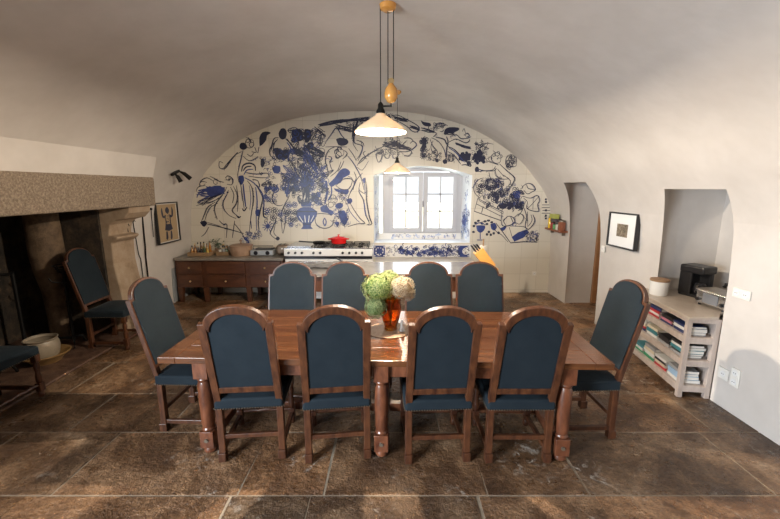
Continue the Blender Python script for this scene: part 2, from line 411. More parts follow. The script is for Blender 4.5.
# door at the passage end: wooden frame and leaf on the right
b = MB(); b.box((3.72, 5.74, 1.0), (.05, .92, 1.98)); dr = b.build('door_1', mat('brown_door', (.24, .11, .045), .45, scale=4, stretch=(4, 4, 1), col2=(.34, .17, .075)), bevel=.005); tag(dr, kind='structure')
b = MB(); b.box((3.42, 6.165, 1.0), (.08, .05, 1.98)); tag(b.build('trim_1', dr.data.materials[0], bevel=.004), kind='structure')
b = MB(); b.tube([(3.69, 5.42, 1.0), (3.64, 5.42, 1.0), (3.64, 5.52, 1.0)], .01); b.build('door_handle', M['steel'], dr)

# ------------------------------------------------------------------ fireplace stone
b = MB()
b.prism([(-3.20, 1.675), (-3.185, 2.04), (-3.22, 2.065), (-3.7, 2.065), (-3.7, 1.675)], 1.1, 5.25, lambda a, c, d: (a, d, c))
mantel = tag(b.build('mantel_beam', M['beam'], bevel=.02, seg=3), 'long granite mantel beam over the big open fireplace', 'mantel')
def pilaster(y0, y1, name, label):
    P = [(-3.26, 1.675), (-3.27, 1.60), (-3.34, 1.53), (-3.47, 1.50), (-3.53, 1.45), (-3.555, 1.36), (-3.56, 1.315), (-3.46, 1.30), (-3.46, 1.27), (-3.50, 1.24), (-3.54, 1.22), (-3.55, .95), (-3.50, .55), (-3.48, .0),
         (-4.1, .0), (-4.1, 1.675)]
    b = MB(); b.prism(P, y0, y1, lambda a, c, d: (a, d, c))
    r = tag(b.build(name, M['pier'], bevel=.015, seg=2), label, 'fireplace jamb')
    return r
pilaster(4.79, 5.22, 'fireplace_jamb', 'carved stone fireplace jamb with a scrolled corbel carrying the mantel beam end')
b = MB(); b.lathe([(.10, .0), (.10, .3), (.11, .62), (.15, .85), (.175, 1.1), (.165, 1.62)], (-4.18, 4.565, 0.028), 20)
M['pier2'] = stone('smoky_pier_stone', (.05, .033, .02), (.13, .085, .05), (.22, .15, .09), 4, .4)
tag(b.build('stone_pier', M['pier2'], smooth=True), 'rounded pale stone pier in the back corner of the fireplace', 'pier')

# ------------------------------------------------------------------ strokes for the painted tiles
class Paint:
    def __init__(s, conv, nrm=(0, -1, 0)):
        s.bm = bmesh.new(); s.conv = conv; s.nrm = Vector(nrm); s.k = 0; s.kw = .8; s.dbl = False
    def _face(s, vs, mi):
        try: f = s.bm.faces.new(vs); f.material_index = mi
        except ValueError: pass
    def line(s, pts, wd=.019, mi=0, smooth=3):
        if len(pts) > 2 and smooth: pts = catmull(pts, smooth)
        if s.dbl and smooth == 3 and .017 < wd < .026 and len(pts) > 8:
            m0 = random.randint(0, len(pts) // 3); m1 = random.randint(len(pts) * 2 // 3, len(pts)); dx, dy = random.choice(((5, 1), (-5, 1), (4, 4)))
            s.line([(p[0] + dx, p[1] + dy) for p in pts[m0:m1]], .009, random.choice((mi, 1)), 0)
            for k in range(m0, m1 - 1, 2):
                if random.random() < .5: s.line([pts[k], (pts[k][0] + dx * 2.2, pts[k][1] + dy * 2.2 + 4)], .009, mi, 0)
        P = [s.conv(*p) for p in pts]; L_ = []; s.k = (s.k + 1) % 40
        off = s.nrm * (.0012 + .00004 * s.k); n = len(P)
        for i, p in enumerate(P):
            t = P[min(i + 1, n - 1)] - P[max(i - 1, 0)]
            if t.length < 1e-6: t = Vector((0, 0, 1))
            t.normalize(); x = t.cross(s.nrm); wv = wd * s.kw / 2 * (.55 + .45 * math.sin(PI * min(1, max(0, (i + .5) / n))))
            L_.append((s.bm.verts.new(p + x * wv + off), s.bm.verts.new(p - x * wv + off)))
        for a, c in zip(L_, L_[1:]): s._face((a[0], c[0], c[1], a[1]), mi)
    def fill(s, pts, mi=1, smooth=2):
        if smooth: pts = catmull(list(pts) + [pts[0]], smooth)[:-1]
        s.k = (s.k + 1) % 40; off = s.nrm * (.0008 + .00001 * s.k)
        s._face([s.bm.verts.new(s.conv(*p) + off) for p in pts], mi)
    def circ(s, x, y, r, mi=0, wd=.016, fill=False, ry=None, n=9):
        ry = ry or r; pts = [(x + r * math.cos(2 * PI * i / n) * random.uniform(.85, 1.12), y + ry * math.sin(2 * PI * i / n) * random.uniform(.85, 1.12)) for i in range(n)]
        if fill: s.fill(pts, mi)
        else: s.line(pts + [pts[0]], wd, mi)
    def curl(s, x, y, r, mi=0, wd=.014):
        a = random.uniform(0, 6.28); d = random.choice((-1, 1)); m_ = random.randint(5, 9)
        s.line([(x + r * (1 - i / m_) * math.cos(a + d * i * .9), y + r * (1 - i / m_) * math.sin(a + d * i * .9)) for i in range(m_)], wd, mi)
    def scrib(s, x0, y0, x1, y1, n, r=14, mis=(0, 0, 1), wd=.015, inside=None):
        k = 0; wd *= .72
        while k < n:
            x = random.uniform(x0, x1); y = random.uniform(y0, y1); k += 1
            if inside and not inside(x, y): continue
            q = random.random(); mi = random.choice(mis)
            if q < .5: s.curl(x, y, random.uniform(.5, 1.2) * r, mi, wd)
            elif q < .75: s.circ(x, y, random.uniform(.3, .6) * r, mi, wd)
            else:
                a = random.uniform(0, 6.28); s.line([(x, y), (x + r * math.cos(a), y + r * math.sin(a)), (x + r * 1.6 * math.cos(a + .6), y + r * 1.6 * math.sin(a + .6))], wd, mi)
    def leaf(s, x, y, a, L, w, mi=0, n=5, wd=.014):
        ca, sa = math.cos(a), math.sin(a); T = lambda u, v: (x + u * ca - v * sa, y + u * sa + v * ca)
        s.line([T(0, 0), T(L * .3, w), T(L * .7, w * .8), T(L, 0), T(L * .7, -w * .8), T(L * .3, -w), T(0, 0)], wd, mi)
        s.line([T(0, 0), T(L * .5, w * .1), T(L, 0)], wd * 1.3, mi)
        for k in range(n):
            u = L * (.15 + .7 * k / n)
            for q in (-1, 1): s.line([T(u, 0), T(u + L * .10, q * w * .75)], wd * .8, mi, 0)
    def leaves(s, x0, y0, x1, y1, n, L=46, w=11, mis=(0, 0, 1)):
        for k in range(n): s.leaf(random.uniform(x0, x1), random.uniform(y0, y1), random.uniform(0, 6.28), L * random.uniform(.7, 1.3), w * random.uniform(.8, 1.3), random.choice(mis), 5, .016)
    def flower(s, x, y, r, mi=0, n=7):
        s.circ(x, y, r * .3, mi, .016)
        for k in range(n):
            a = 2 * PI * k / n; s.circ(x + r * .68 * math.cos(a), y + r * .68 * math.sin(a), r * .30, mi, .015, n=7)
    def streaks(s, p, q, n, spread, mi=0, wd=.014, bow=8):
        for i in range(n):
            j = lambda: random.uniform(-spread, spread)
            a = (p[0] + j(), p[1] + j()); c = (q[0] + j(), q[1] + j()); mid = ((a[0] + c[0]) / 2 + j() * .3, (a[1] + c[1]) / 2 + random.uniform(-bow, bow))
            s.line([a, mid, c], wd, mi)
    def build(s, name, label, cat):
        me = bpy.data.meshes.new(name); bmesh.ops.recalc_face_normals(s.bm, faces=s.bm.faces); s.bm.to_mesh(me); s.bm.free()
        for q in ('navy_paint', 'cobalt', 'pale_blue', 'white'): me.materials.append(M[q])
        o = bpy.data.objects.new(name, me); COL.objects.link(o); return tag(o, label, cat)
def C(x0, y0, k):
    def f(x, y):
        return atY(x0 + x / k, y0 + y / k, YB)
    return f
P = Paint(C(190, 110, 6.49)); P.dbl = True
# --- left part (detail crop A)
P.circ(385, 218, 30, 0); P.circ(345, 235, 26, 0, fill=True); P.curl(370, 200, 26); P.circ(400, 225, 16, 0); P.line([(375, 185), (390, 195), (395, 210)], .03)
P.line([(335, 270), (290, 295), (240, 350), (215, 380), (190, 372), (192, 335), (215, 345)]); P.line([(310, 275), (270, 320), (240, 365), (222, 385)], .03, 0)
P.line([(345, 262), (335, 310), (322, 360), (310, 420), (318, 470)]); P.line([(345, 300), (385, 330), (435, 308), (440, 300)]); P.line([(420, 240), (430, 275), (400, 270)])
P.line([(370, 285), (395, 300), (415, 280)]); P.line([(335, 400), (345, 360), (385, 345), (420, 360), (425, 395)], .035); P.line([(345, 395), (365, 370), (400, 365)], .03, 0); P.line([(350, 420), (370, 390), (410, 385)], .025, 1)
P.fill([(452, 235), (450, 180), (470, 145), (505, 140), (525, 150), (500, 165), (495, 195), (470, 225)], 0); P.line([(448, 240), (440, 280)], .02)
P.fill([(575, 150), (590, 122), (615, 120), (628, 145), (622, 180), (600, 192), (580, 178)], 0)
P.line([(575, 180), (545, 185), (530, 230), (515, 265), (525, 300), (560, 325)], .022); P.line([(555, 200), (540, 250), (545, 290)]); P.line([(620, 185), (650, 215), (680, 260), (700, 300)], .03, 0)
P.fill([(540, 250), (570, 245), (600, 262), (640, 255), (640, 310), (600, 322), (560, 312)], 0); P.scrib(540, 250, 690, 330, 26, 18, (0, 1)); P.circ(560, 385, 26, 1, fill=True)
P.scrib(455, 310, 560, 420, 26, 16, (0, 0, 1)); P.line([(360, 405), (430, 415), (500, 410), (520, 440)], .018); P.fill([(460, 320), (478, 315), (485, 350), (470, 375), (458, 355)], 0)
P.line([(130, 430), (170, 450), (200, 470)]); P.curl(170, 470, 25); P.curl(255, 440, 25); P.line([(60, 500), (70, 460), (110, 440), (150, 460)])
# crop B  (shift by 60 px down: 389 in crop units)
o_ = P.conv; P.conv = C(190, 170, 6.49)
P.streaks((215, 135), (60, 150), 16, 22, 1, .022, 26); P.streaks((200, 165), (60, 215), 10, 20, 0, .016, 20); P.streaks((200, 120), (110, 120), 9, 14, 1, .03, 10)
P.line([(230, 130), (130, 130), (60, 150), (45, 180)], .03, 1); P.line([(215, 150), (120, 170), (55, 215)], .03, 1); P.line([(60, 95), (75, 75), (110, 80)]); P.line([(40, 140), (55, 110), (100, 100)]); P.curl(75, 85, 25); P.line([(150, 50), (180, 70), (220, 80)])
P.fill([(120, 115), (180, 118), (225, 112), (215, 145), (170, 170), (110, 160)], 1)
P.line([(240, 110), (210, 165), (172, 215), (160, 260), (178, 320)]); P.line([(165, 208), (115, 240), (92, 290), (74, 335)]); P.line([(180, 215), (130, 245), (108, 290), (95, 335)])
P.fill([(70, 335), (95, 328), (112, 345), (95, 368), (78, 360)], 0); P.line([(95, 365), (75, 350), (68, 338)], .025); P.line([(110, 350), (230, 378), (350, 412)], .022); P.line([(122, 370), (100, 410), (75, 432)]); P.line([(112, 340), (180, 360), (235, 385)], .014)
P.line([(250, 130), (238, 165), (216, 210), (222, 255), (255, 295), (300, 315)]); P.line([(282, 105), (306, 165), (298, 220), (272, 262), (300, 292), (326, 308)]); P.line([(262, 110), (285, 160), (275, 215)]); P.line([(300, 100), (312, 180), (308, 270)])
P.line([(190, 328), (215, 352), (240, 355), (236, 440)], .022); P.line([(290, 330), (282, 390), (275, 440)]); P.line([(290, 350), (330, 400), (355, 445)]); P.line([(230, 52), (250, 38), (275, 58), (272, 95), (240, 92)]); P.curl(240, 45, 24); P.curl(260, 70, 18); P.circ(245, 145, 6, 0, fill=True); P.line([(300, 290), (315, 310), (330, 300)], .03)
P.line([(322, 50), (335, 130), (345, 200), (352, 250)], .02); P.line([(345, 90), (352, 160), (362, 240)], .035, 1); P.line([(340, 250), (352, 265), (370, 240)], .03, 0)
P.line([(372, 70), (402, 115), (410, 200), (396, 300), (386, 400)], .022); P.line([(385, 100), (395, 180), (388, 260)], .016, 1); P.line([(430, 100), (470, 175), (462, 230), (442, 330), (450, 400)], .022, 0); P.line([(425, 110), (435, 200), (430, 300), (432, 390)], .022, 1)
P.line([(355, 50), (415, 85), (470, 155), (480, 230), (475, 290)], .03, 1); P.fill([(425, 262), (450, 255), (455, 290), (438, 300), (424, 285)], 1); P.fill([(315, 40), (345, 35), (352, 70), (330, 100), (318, 75)], 1)
P.line([(380, 40), (450, 50), (500, 50)]); P.line([(470, 90), (520, 60)]); P.line([(405, 60), (440, 70), (450, 110), (430, 95)])
P.scrib(365, 400, 465, 445, 34, 15, (1, 1, 0)); P.line([(395, 330), (400, 380)], .02, 1); P.line([(350, 445), (380, 470), (330, 500)], .04, 1); P.line([(340, 430), (375, 450)], .03, 1); P.scrib(330, 440, 400, 500, 14, 14, (1,))
P.circ(505, 365, 14, 1, fill=True)
for k in range(11): P.line([(505, 365), (505 + 36 * math.cos(k * .57), 365 + 34 * math.sin(k * .57))], .02, 1)
P.line([(570, 90), (545, 140), (532, 185), (548, 220), (580, 232), (605, 225)], .02); P.line([(645, 60), (635, 120), (628, 175)], .04, 1); P.line([(560, 95), (575, 130), (550, 150)], .03, 1); P.line([(640, 180), (610, 240), (592, 300), (600, 410)], .02); P.line([(610, 240), (620, 330), (604, 412)], .02); P.line([(565, 300), (540, 370), (522, 415), (560, 450)], .02); P.line([(560, 310), (550, 370), (545, 410), (575, 440)], .016)
P.scrib(485, 50, 560, 220, 34, 15, (0, 0, 0, 1)); P.leaves(490, 50, 550, 200, 9, 36, 10); P.scrib(480, 240, 640, 340, 22, 17, (0, 0, 1))
for (x, y, q) in [(500, 270, 24), (550, 265, 24), (590, 290, 18), (540, 310, 20), (510, 190, 18), (625, 280, 22)]: P.flower(x, y, q, random.choice((0, 1))); P.circ(570, 445, 12, 0, fill=True); P.line([(475, 240), (478, 300), (500, 312)], .03, 1)
# crop C / D: foliage, vases, kneeling and striding figures
P.conv = C(270, 110, 6.49)
P.line([(50, 190), (20, 225), (5, 270)], .02); P.line([(112, 190), (150, 240), (200, 270), (225, 275)], .035, 0); P.line([(110, 210), (135, 250), (120, 300), (118, 335)], .03, 1); P.scrib(30, 255, 180, 330, 40, 17, (0, 1)); P.scrib(110, 250, 180, 420, 30, 16, (0, 1, 0)); P.circ(45, 385, 26, 1, fill=True)
for (x, y, r) in [(170, 150, 34), (240, 150, 34), (155, 190, 28), (260, 230, 30), (205, 180, 20)]:
    for k in range(4): P.curl(x, y, r * (1 - .12 * k), k % 2 if k else 0, .03)
P.fill([(140, 130), (190, 122), (215, 150), (200, 200), (160, 205), (140, 170)], 0); P.fill([(225, 125), (262, 128), (268, 180), (240, 215), (222, 190)], 0)
P.streaks((225, 240), (345, 290), 12, 16, 0, .02, 20); P.streaks((150, 260), (215, 290), 10, 14, 0, .026, 10); P.streaks((230, 280), (300, 400), 12, 22, 1, .024, 15)
P.scrib(135, 125, 350, 330, 46, 24, (0, 0, 0, 1), .018); P.leaves(150, 130, 340, 320, 15, 60, 16, (0, 0, 0, 1)); P.scrib(180, 320, 370, 519, 42, 22, (0, 0, 0, 1), .018); P.leaves(190, 320, 360, 510, 15, 56, 16, (0, 0, 0, 1))
for k in range(9): P.leaf(225, 500, -PI / 2 + (k - 4) * .26, 180 + 20 * (k % 3), 15, k % 3 == 1, 5, .016); P.scrib(70, 400, 180, 519, 14, 18, (0, 0, 1))
P.streaks((225, 430), (215, 519), 8, 18, 0, .035, 6); P.streaks((300, 120), (350, 160), 8, 16, 0, .016)
P.line([(355, 215), (395, 160), (430, 115), (460, 160), (490, 195)], .018); P.line([(360, 240), (430, 238), (500, 240)], .016)
P.fill([(428, 190), (455, 180), (500, 190), (508, 215), (480, 232), (445, 228)], 0); P.circ(455, 275, 24, 0); P.circ(445, 290, 20, 0); P.curl(440, 270, 24, 0, .03); P.curl(455, 255, 22, 0, .03); P.curl(435, 300, 18, 0, .03)
P.line([(480, 262), (500, 278), (490, 300), (470, 320)]); P.line([(425, 238), (380, 262), (358, 320), (372, 380), (380, 430)], .02); P.line([(385, 330), (395, 370), (410, 400)]); P.line([(378, 300), (400, 310), (388, 340), (410, 330)], .022); P.line([(505, 300), (540, 345), (582, 420), (602, 480), (610, 519)], .018); P.line([(460, 335), (440, 390), (392, 432)], .018); P.line([(480, 330), (462, 370), (440, 400)])
P.fill([(380, 478), (420, 440), (455, 390), (490, 378), (520, 400), (505, 425), (450, 440), (440, 470), (400, 500)], 1); P.line([(430, 490), (470, 450), (520, 445), (545, 470), (540, 519)]); P.line([(545, 470), (560, 440), (545, 400)])
P.line([(540, 180), (548, 215), (590, 228), (600, 260), (570, 330)], .02); P.line([(560, 195), (600, 210), (610, 235)], .02); P.line([(510, 250), (540, 290), (560, 330)]); P.line([(575, 350), (610, 320), (640, 280)], .02); P.line([(565, 370), (600, 390), (640, 330)], .014)
P.streaks((320, 98), (470, 70), 16, 10, 0, .014, 8); P.streaks((450, 75), (600, 60), 16, 12, 0, .014, 10); P.streaks((430, 110), (540, 130), 12, 18, 0, .014); P.streaks((545, 90), (540, 200), 6, 10, 0, .016, 4); P.scrib(500, 80, 610, 120, 26, 16, (0,))
P.streaks((570, 60), (545, 170), 4, 8, 0, .02)
P.conv = C(280, 170, 6.49)
P.fill([(103, 268), (130, 248), (150, 240), (195, 240), (218, 252), (242, 270), (238, 300), (218, 330), (203, 348), (200, 366), (214, 382), (136, 384), (150, 364), (146, 346), (120, 325), (106, 298)], 1, 0)
P.fill([(130, 205), (205, 205), (200, 238), (140, 238)], 1, 0); P.line([(105, 270), (240, 270)], .025, 0); P.line([(148, 352), (202, 352)], .02, 0); P.line([(125, 300), (150, 340)], .02, 3); P.line([(160, 295), (165, 340)], .022, 3); P.line([(190, 295), (185, 340)], .02, 3); P.line([(220, 295), (200, 335)], .018, 3)
P.scrib(35, 40, 130, 180, 50, 17, (0, 0, 0, 1), .018); P.leaves(40, 40, 130, 170, 14, 40, 11); P.scrib(180, 30, 300, 240, 44, 20, (0, 0, 0, 1), .02); P.leaves(180, 30, 290, 220, 16, 44, 12); P.flower(238, 185, 34, 0); P.flower(210, 110, 26, 1); P.streaks((160, 40), (165, 200), 12, 26, 0, .03, 8); P.scrib(110, 20, 220, 200, 30, 20, (0, 0, 1), .02)
P.scrib(32, 205, 122, 365, 30, 15, (0, 0, 1), .015)
for (x, y, q) in [(55, 230, 20), (95, 225, 20), (60, 275, 22), (98, 275, 20), (75, 320, 22), (72, 355, 16), (105, 320, 16)]: P.flower(x, y, q, random.choice((0, 0, 1)))
P.k = 0; P.line([(42, 60), (35, 130), (50, 170)], .03, 1); P.circ(238, 185, 26, 0); P.circ(238, 185, 12, 1, fill=True); P.curl(215, 220, 22, 1); P.curl(262, 160, 20)
P.line([(228, 300), (232, 345), (262, 372), (300, 378), (340, 358), (352, 312)], .022); P.line([(232, 290), (260, 282), (340, 290)], .018); P.fill([(262, 240), (300, 226), (320, 255), (350, 270), (332, 298), (310, 280), (268, 270)], 1); P.line([(290, 310), (280, 335), (292, 362), (300, 335), (290, 312)], .03, 1)
P.line([(300, 70), (305, 150), (290, 220)], .05, 1); P.line([(330, 90), (335, 150), (310, 200)], .03, 1); P.fill([(320, 100), (345, 65), (380, 40), (445, 8), (452, 30), (410, 52), (395, 82), (345, 100)], 1)
P.fill([(350, 118), (400, 128), (445, 125), (438, 158), (395, 150), (360, 135)], 1); P.line([(360, 100), (400, 125), (450, 120), (470, 60), (440, 40)], .018)
P.circ(385, 232, 27, 1, fill=True, ry=20); P.circ(330, 225, 18, 0); P.circ(345, 175, 14, 0); P.scrib(300, 140, 440, 220, 44, 14, (0, 0, 1)); P.scrib(350, 260, 445, 360, 70, 16, (1, 1, 0)); P.fill([(375, 270), (415, 262), (440, 320), (420, 360), (395, 330)], 1); P.circ(372, 348, 14, 1, fill=True)
P.line([(535, 20), (500, 60), (478, 110), (450, 160), (440, 205)], .02); P.line([(520, 80), (512, 140), (540, 195), (556, 290), (580, 345), (562, 355)], .02); P.line([(552, 55), (562, 130), (560, 190), (578, 300), (594, 348), (570, 358)], .022, 0); P.line([(535, 60), (550, 100), (552, 160)], .02, 1); P.line([(545, 200), (548, 250), (556, 300)], .02, 1)
P.line([(450, 205), (480, 258), (520, 315), (550, 345), (500, 350), (440, 368)], .022); P.line([(436, 215), (455, 270), (500, 325), (520, 340)], .016, 1); P.fill([(430, 190), (460, 182), (470, 205), (445, 222)], 1); P.fill([(538, 55), (556, 50), (554, 80), (540, 85)], 1); P.line([(515, 130), (540, 150), (560, 145)], .018)
# crop G: winged figure around the lamp
P.conv = C(330, 105, 6.49)
P.streaks((185, 100), (250, 90), 14, 14, 0, .014, 8); P.line([(180, 165), (160, 200), (150, 250), (180, 300)], .018); P.line([(200, 230), (210, 280), (190, 330), (170, 355)], .018); P.line([(175, 395), (205, 350), (245, 325), (300, 290), (352, 268)], .02); P.line([(245, 330), (265, 310), (320, 290)], .02); P.curl(240, 345, 16); P.line([(232, 340), (215, 312), (230, 300)])
P.streaks((350, 255), (480, 275), 16, 14, 0, .016, 12); P.streaks((400, 240), (520, 290), 10, 14, 0, .018, 12); P.line([(380, 270), (450, 300), (510, 300), (560, 262), (540, 235), (520, 250)], .02); P.line([(480, 215), (520, 215), (545, 240)], .02); P.line([(500, 230), (470, 260), (500, 285), (530, 280)], .018)
P.line([(312, 372), (298, 325), (318, 308), (338, 322), (328, 360), (312, 372)], .024); P.line([(345, 300), (360, 340), (380, 345), (385, 320)], .018); P.line([(408, 312), (412, 345), (440, 335), (445, 310)], .018); P.line([(480, 325), (510, 330), (530, 305), (515, 290)], .02); P.scrib(300, 280, 460, 330, 40, 15, (0,))
P.streaks((420, 78), (500, 100), 14, 10, 0, .014, 8); P.line([(400, 72), (440, 66), (500, 95), (555, 125), (578, 150), (562, 175), (530, 168), (500, 140), (440, 105), (400, 95)], .02); P.streaks((520, 140), (575, 160), 8, 8, 0, .018, 4); P.scrib(340, 60, 410, 90, 16, 14, (0,)); P.scrib(360, 215, 470, 250, 18, 14, (0,))
P.build('figure_mural', 'blue painted tile mural of figures, horse and flower vase left of the window', 'mural')
# --- right mural
P = Paint(C(400, 110, 6.49)); P.dbl = True
P.fill([(133, 65), (155, 78), (195, 85), (200, 105), (165, 105), (145, 90)], 0); P.streaks((145, 125), (215, 140), 8, 10, 0, .018, 6); P.line([(195, 90), (185, 130), (235, 150), (215, 175)], .02); P.line([(215, 130), (240, 90), (270, 85), (310, 102)], .018); P.line([(240, 110), (280, 105), (300, 95)]); P.scrib(200, 85, 290, 160, 22, 15, (0,))
P.fill([(285, 158), (290, 128), (320, 112), (378, 114), (382, 130), (345, 148), (315, 152), (300, 162)], 0); P.streaks((290, 150), (350, 155), 4, 6, 0, .02)
P.line([(230, 175), (285, 190), (300, 215), (312, 235)], .03); P.line([(300, 172), (310, 205), (302, 250), (300, 300), (292, 335)], .022); P.line([(205, 180), (250, 205), (285, 255), (296, 305)], .018); P.line([(195, 190), (215, 235), (240, 265), (245, 300)], .018); P.scrib(135, 170, 180, 300, 44, 15, (0,), .02); P.fill([(140, 235), (160, 180), (172, 200), (165, 250), (145, 270)], 0)
for k in range(9): P.line([(152, 300), (152 + 24 * math.cos(k * .7), 300 + 22 * math.sin(k * .7))], .022, 0)
P.line([(215, 200), (200, 240), (215, 280), (240, 295), (222, 325), (195, 320)], .018); P.scrib(185, 270, 265, 330, 26, 15, (0,)); P.circ(293, 335, 16, 0, fill=True); P.circ(240, 328, 12, 0, fill=True)
P.line([(325, 172), (365, 160), (395, 185), (440, 183), (462, 172)], .02); P.line([(312, 212), (340, 196), (370, 190), (420, 212), (445, 205), (450, 190)], .02); P.line([(415, 165), (435, 150), (450, 165), (430, 178)], .02); P.line([(425, 150), (415, 120), (405, 140)], .014)
P.streaks((365, 218), (455, 245), 12, 8, 0, .02, 6); P.line([(312, 238), (350, 255), (385, 290), (425, 332), (455, 348), (458, 365), (425, 355), (400, 358)], .03); P.line([(310, 270), (345, 290), (375, 325), (395, 352)], .02); P.line([(318, 246), (360, 275), (420, 340)], .02, 1); P.scrib(305, 290, 350, 335, 18, 14, (0,)); P.circ(330, 312, 20, 0)
def grapes(cx, cy, rx, ry, n, mi=0, r=11):
    for k in range(n):
        a = random.uniform(0, 6.28); q = math.sqrt(random.random()); P.circ(cx + rx * q * math.cos(a), cy + ry * q * math.sin(a), r * random.uniform(.7, 1.1), mi, fill=True, n=7)
grapes(430, 300, 32, 26, 16); grapes(515, 315, 42, 40, 24); P.circ(500, 390, 14, 0, fill=True); P.line([(505, 400), (545, 395), (600, 390), (620, 365)], .018)
for k in range(6): P.line([(532, 235), (532 + 50 * math.cos(k * 1.05 + .4), 235 + 40 * math.sin(k * 1.05 + .4)), (532 + 30 * math.cos(k * 1.05 + .9), 235 + 25 * math.sin(k * 1.05 + .9))], .014)
P.line([(480, 215), (510, 225), (560, 215), (605, 222)], .014); P.line([(530, 190), (535, 235), (500, 255)], .014); P.scrib(480, 210, 560, 260, 16, 16, (0,))
P.conv = C(460, 150, 5.19)
P.circ(188, 42, 26, 0, ry=28); P.curl(170, 25, 22); P.curl(195, 15, 20); P.curl(160, 45, 16); P.circ(195, 45, 4, 0, fill=True); P.curl(210, 30, 16); P.line([(145, 60), (180, 70), (200, 78)]); grapes(20, 40, 22, 22, 12); grapes(100, 28, 30, 26, 16); P.circ(88, 98, 11, 0, fill=True); P.circ(45, 68, 12, 0, fill=True); P.scrib(60, 0, 140, 60, 26, 14, (0,)); P.scrib(240, 30, 295, 95, 40, 14, (0,)); P.circ(265, 60, 32, 0)
P.line([(92, 98), (130, 108), (175, 108), (190, 95)], .018); P.line([(205, 72), (245, 110), (282, 145), (270, 180), (245, 215), (250, 235)], .022); P.line([(182, 92), (188, 130), (215, 150), (255, 150)], .018); P.line([(225, 130), (262, 160), (250, 190)], .018); P.line([(195, 100), (230, 140)], .016)
P.line([(125, 145), (95, 155), (72, 190), (78, 225), (105, 250)], .018); P.scrib(80, 150, 140, 250, 44, 13, (0,)); P.scrib(130, 135, 215, 290, 40, 14, (0, 0, 0, 1)); P.leaves(130, 140, 220, 280, 16, 34, 9, (0,)); P.scrib(190, 180, 330, 290, 50, 14, (0, 0, 0, 1), .017); P.leaves(190, 180, 320, 280, 9, 36, 11, (0, 0, 1))
for (x, y, q) in [(165, 200, 20), (205, 225, 22), (180, 255, 20), (240, 265, 20), (285, 235, 22), (300, 265, 16), (110, 190, 18)]: P.flower(x, y, q); P.line([(150, 115), (160, 150), (185, 160)], .016)
grapes(265, 288, 62, 16, 44, 0, 8); P.scrib(200, 265, 330, 308, 50, 11, (0,), .02)
P.line([(320, 195), (345, 175), (375, 178), (392, 205), (372, 218), (350, 228), (330, 208)], .02); P.line([(345, 178), (355, 200), (390, 205)]); P.line([(328, 240), (365, 250), (400, 235), (412, 262), (402, 285), (408, 318), (372, 315), (345, 300), (350, 270), (330, 250)], .02); P.line([(405, 245), (375, 280), (350, 305)], .014); P.line([(380, 250), (378, 310)], .012)
P.line([(92, 252), (225, 322), (212, 366), (74, 318), (92, 252)], .02, 0, 0); P.line([(85, 280), (216, 345)], .016, 0, 0); P.line([(120, 292), (112, 326)], .02, 0, 0); P.line([(98, 262), (222, 330)], .012, 0, 0)
P.line([(215, 322), (215, 385), (240, 395), (282, 378), (275, 350), (245, 345), (225, 372)], .02); P.line([(240, 395), (225, 365), (245, 350)]); P.line([(262, 345), (275, 375)]); P.line([(280, 350), (310, 330), (330, 350), (310, 385), (285, 372)], .018); P.line([(300, 315), (325, 310), (300, 345)], .018)
P.line([(332, 300), (345, 345), (338, 395), (352, 410)], .022); P.line([(378, 335), (388, 368), (365, 405), (330, 425)], .024); P.line([(368, 335), (374, 365), (355, 395)], .016); P.line([(350, 320), (352, 400)], .014)
P.line([(185, 378), (225, 430), (262, 482)], .02); P.line([(165, 385), (185, 420), (215, 440), (250, 478)], .016); P.line([(265, 395), (330, 398), (345, 412)], .016); P.fill([(268, 452), (300, 428), (345, 412), (358, 425), (330, 455), (282, 476)], 1, 0); P.fill([(210, 405), (240, 395), (232, 415), (215, 420)], 1); P.line([(255, 400), (270, 450)], .014)
P.line([(262, 482), (330, 476), (402, 478)], .026, 0, 0); P.scrib(345, 425, 405, 470, 46, 11, (0, 0, 1), .016); P.circ(282, 385, 10, 1)
P.fill([(84, 392), (130, 392), (124, 418), (105, 430), (88, 418)], 1); P.line([(105, 430), (105, 462)], .024, 1); P.line([(88, 467), (122, 467)], .024, 1); P.line([(82, 390), (92, 378), (118, 382), (132, 390)], .02, 1)
for (x, y) in [(80, 378), (95, 368), (115, 382), (130, 370), (148, 366), (140, 384), (72, 395), (70, 425), (165, 375)]: P.circ(x, y, 8, 0, fill=True, ry=6)
P.line([(75, 385), (110, 375), (155, 365)], .014); P.fill([(158, 385), (180, 378), (192, 400), (178, 418), (162, 408)], 1)
for (x, y) in [(150, 425), (140, 438), (160, 440), (175, 432), (200, 430)]: P.circ(x, y, 7, 0, fill=True)
P.build('fruit_mural', 'navy painted tile mural of a child, grapes and fruit baskets right of the window', 'mural')
P = Paint(C(460, 150, 5.19))
for y, a, c in [(265, 444, 450), (285, 426, 470), (298, 424, 474), (314, 428, 470), (328, 424, 472), (345, 438, 450)]:
    P.line([(a, y), (c, y)], .016, 0, 0)
for y in (256, 270, 340, 355): P.circ(446, y, 6, 0, fill=True)
P.circ(446, 313, 6, 0, fill=True)
P.build('tile_ornament', 'small stacked navy ornament painted on the tiles above the spice shelf', 'tile ornament')
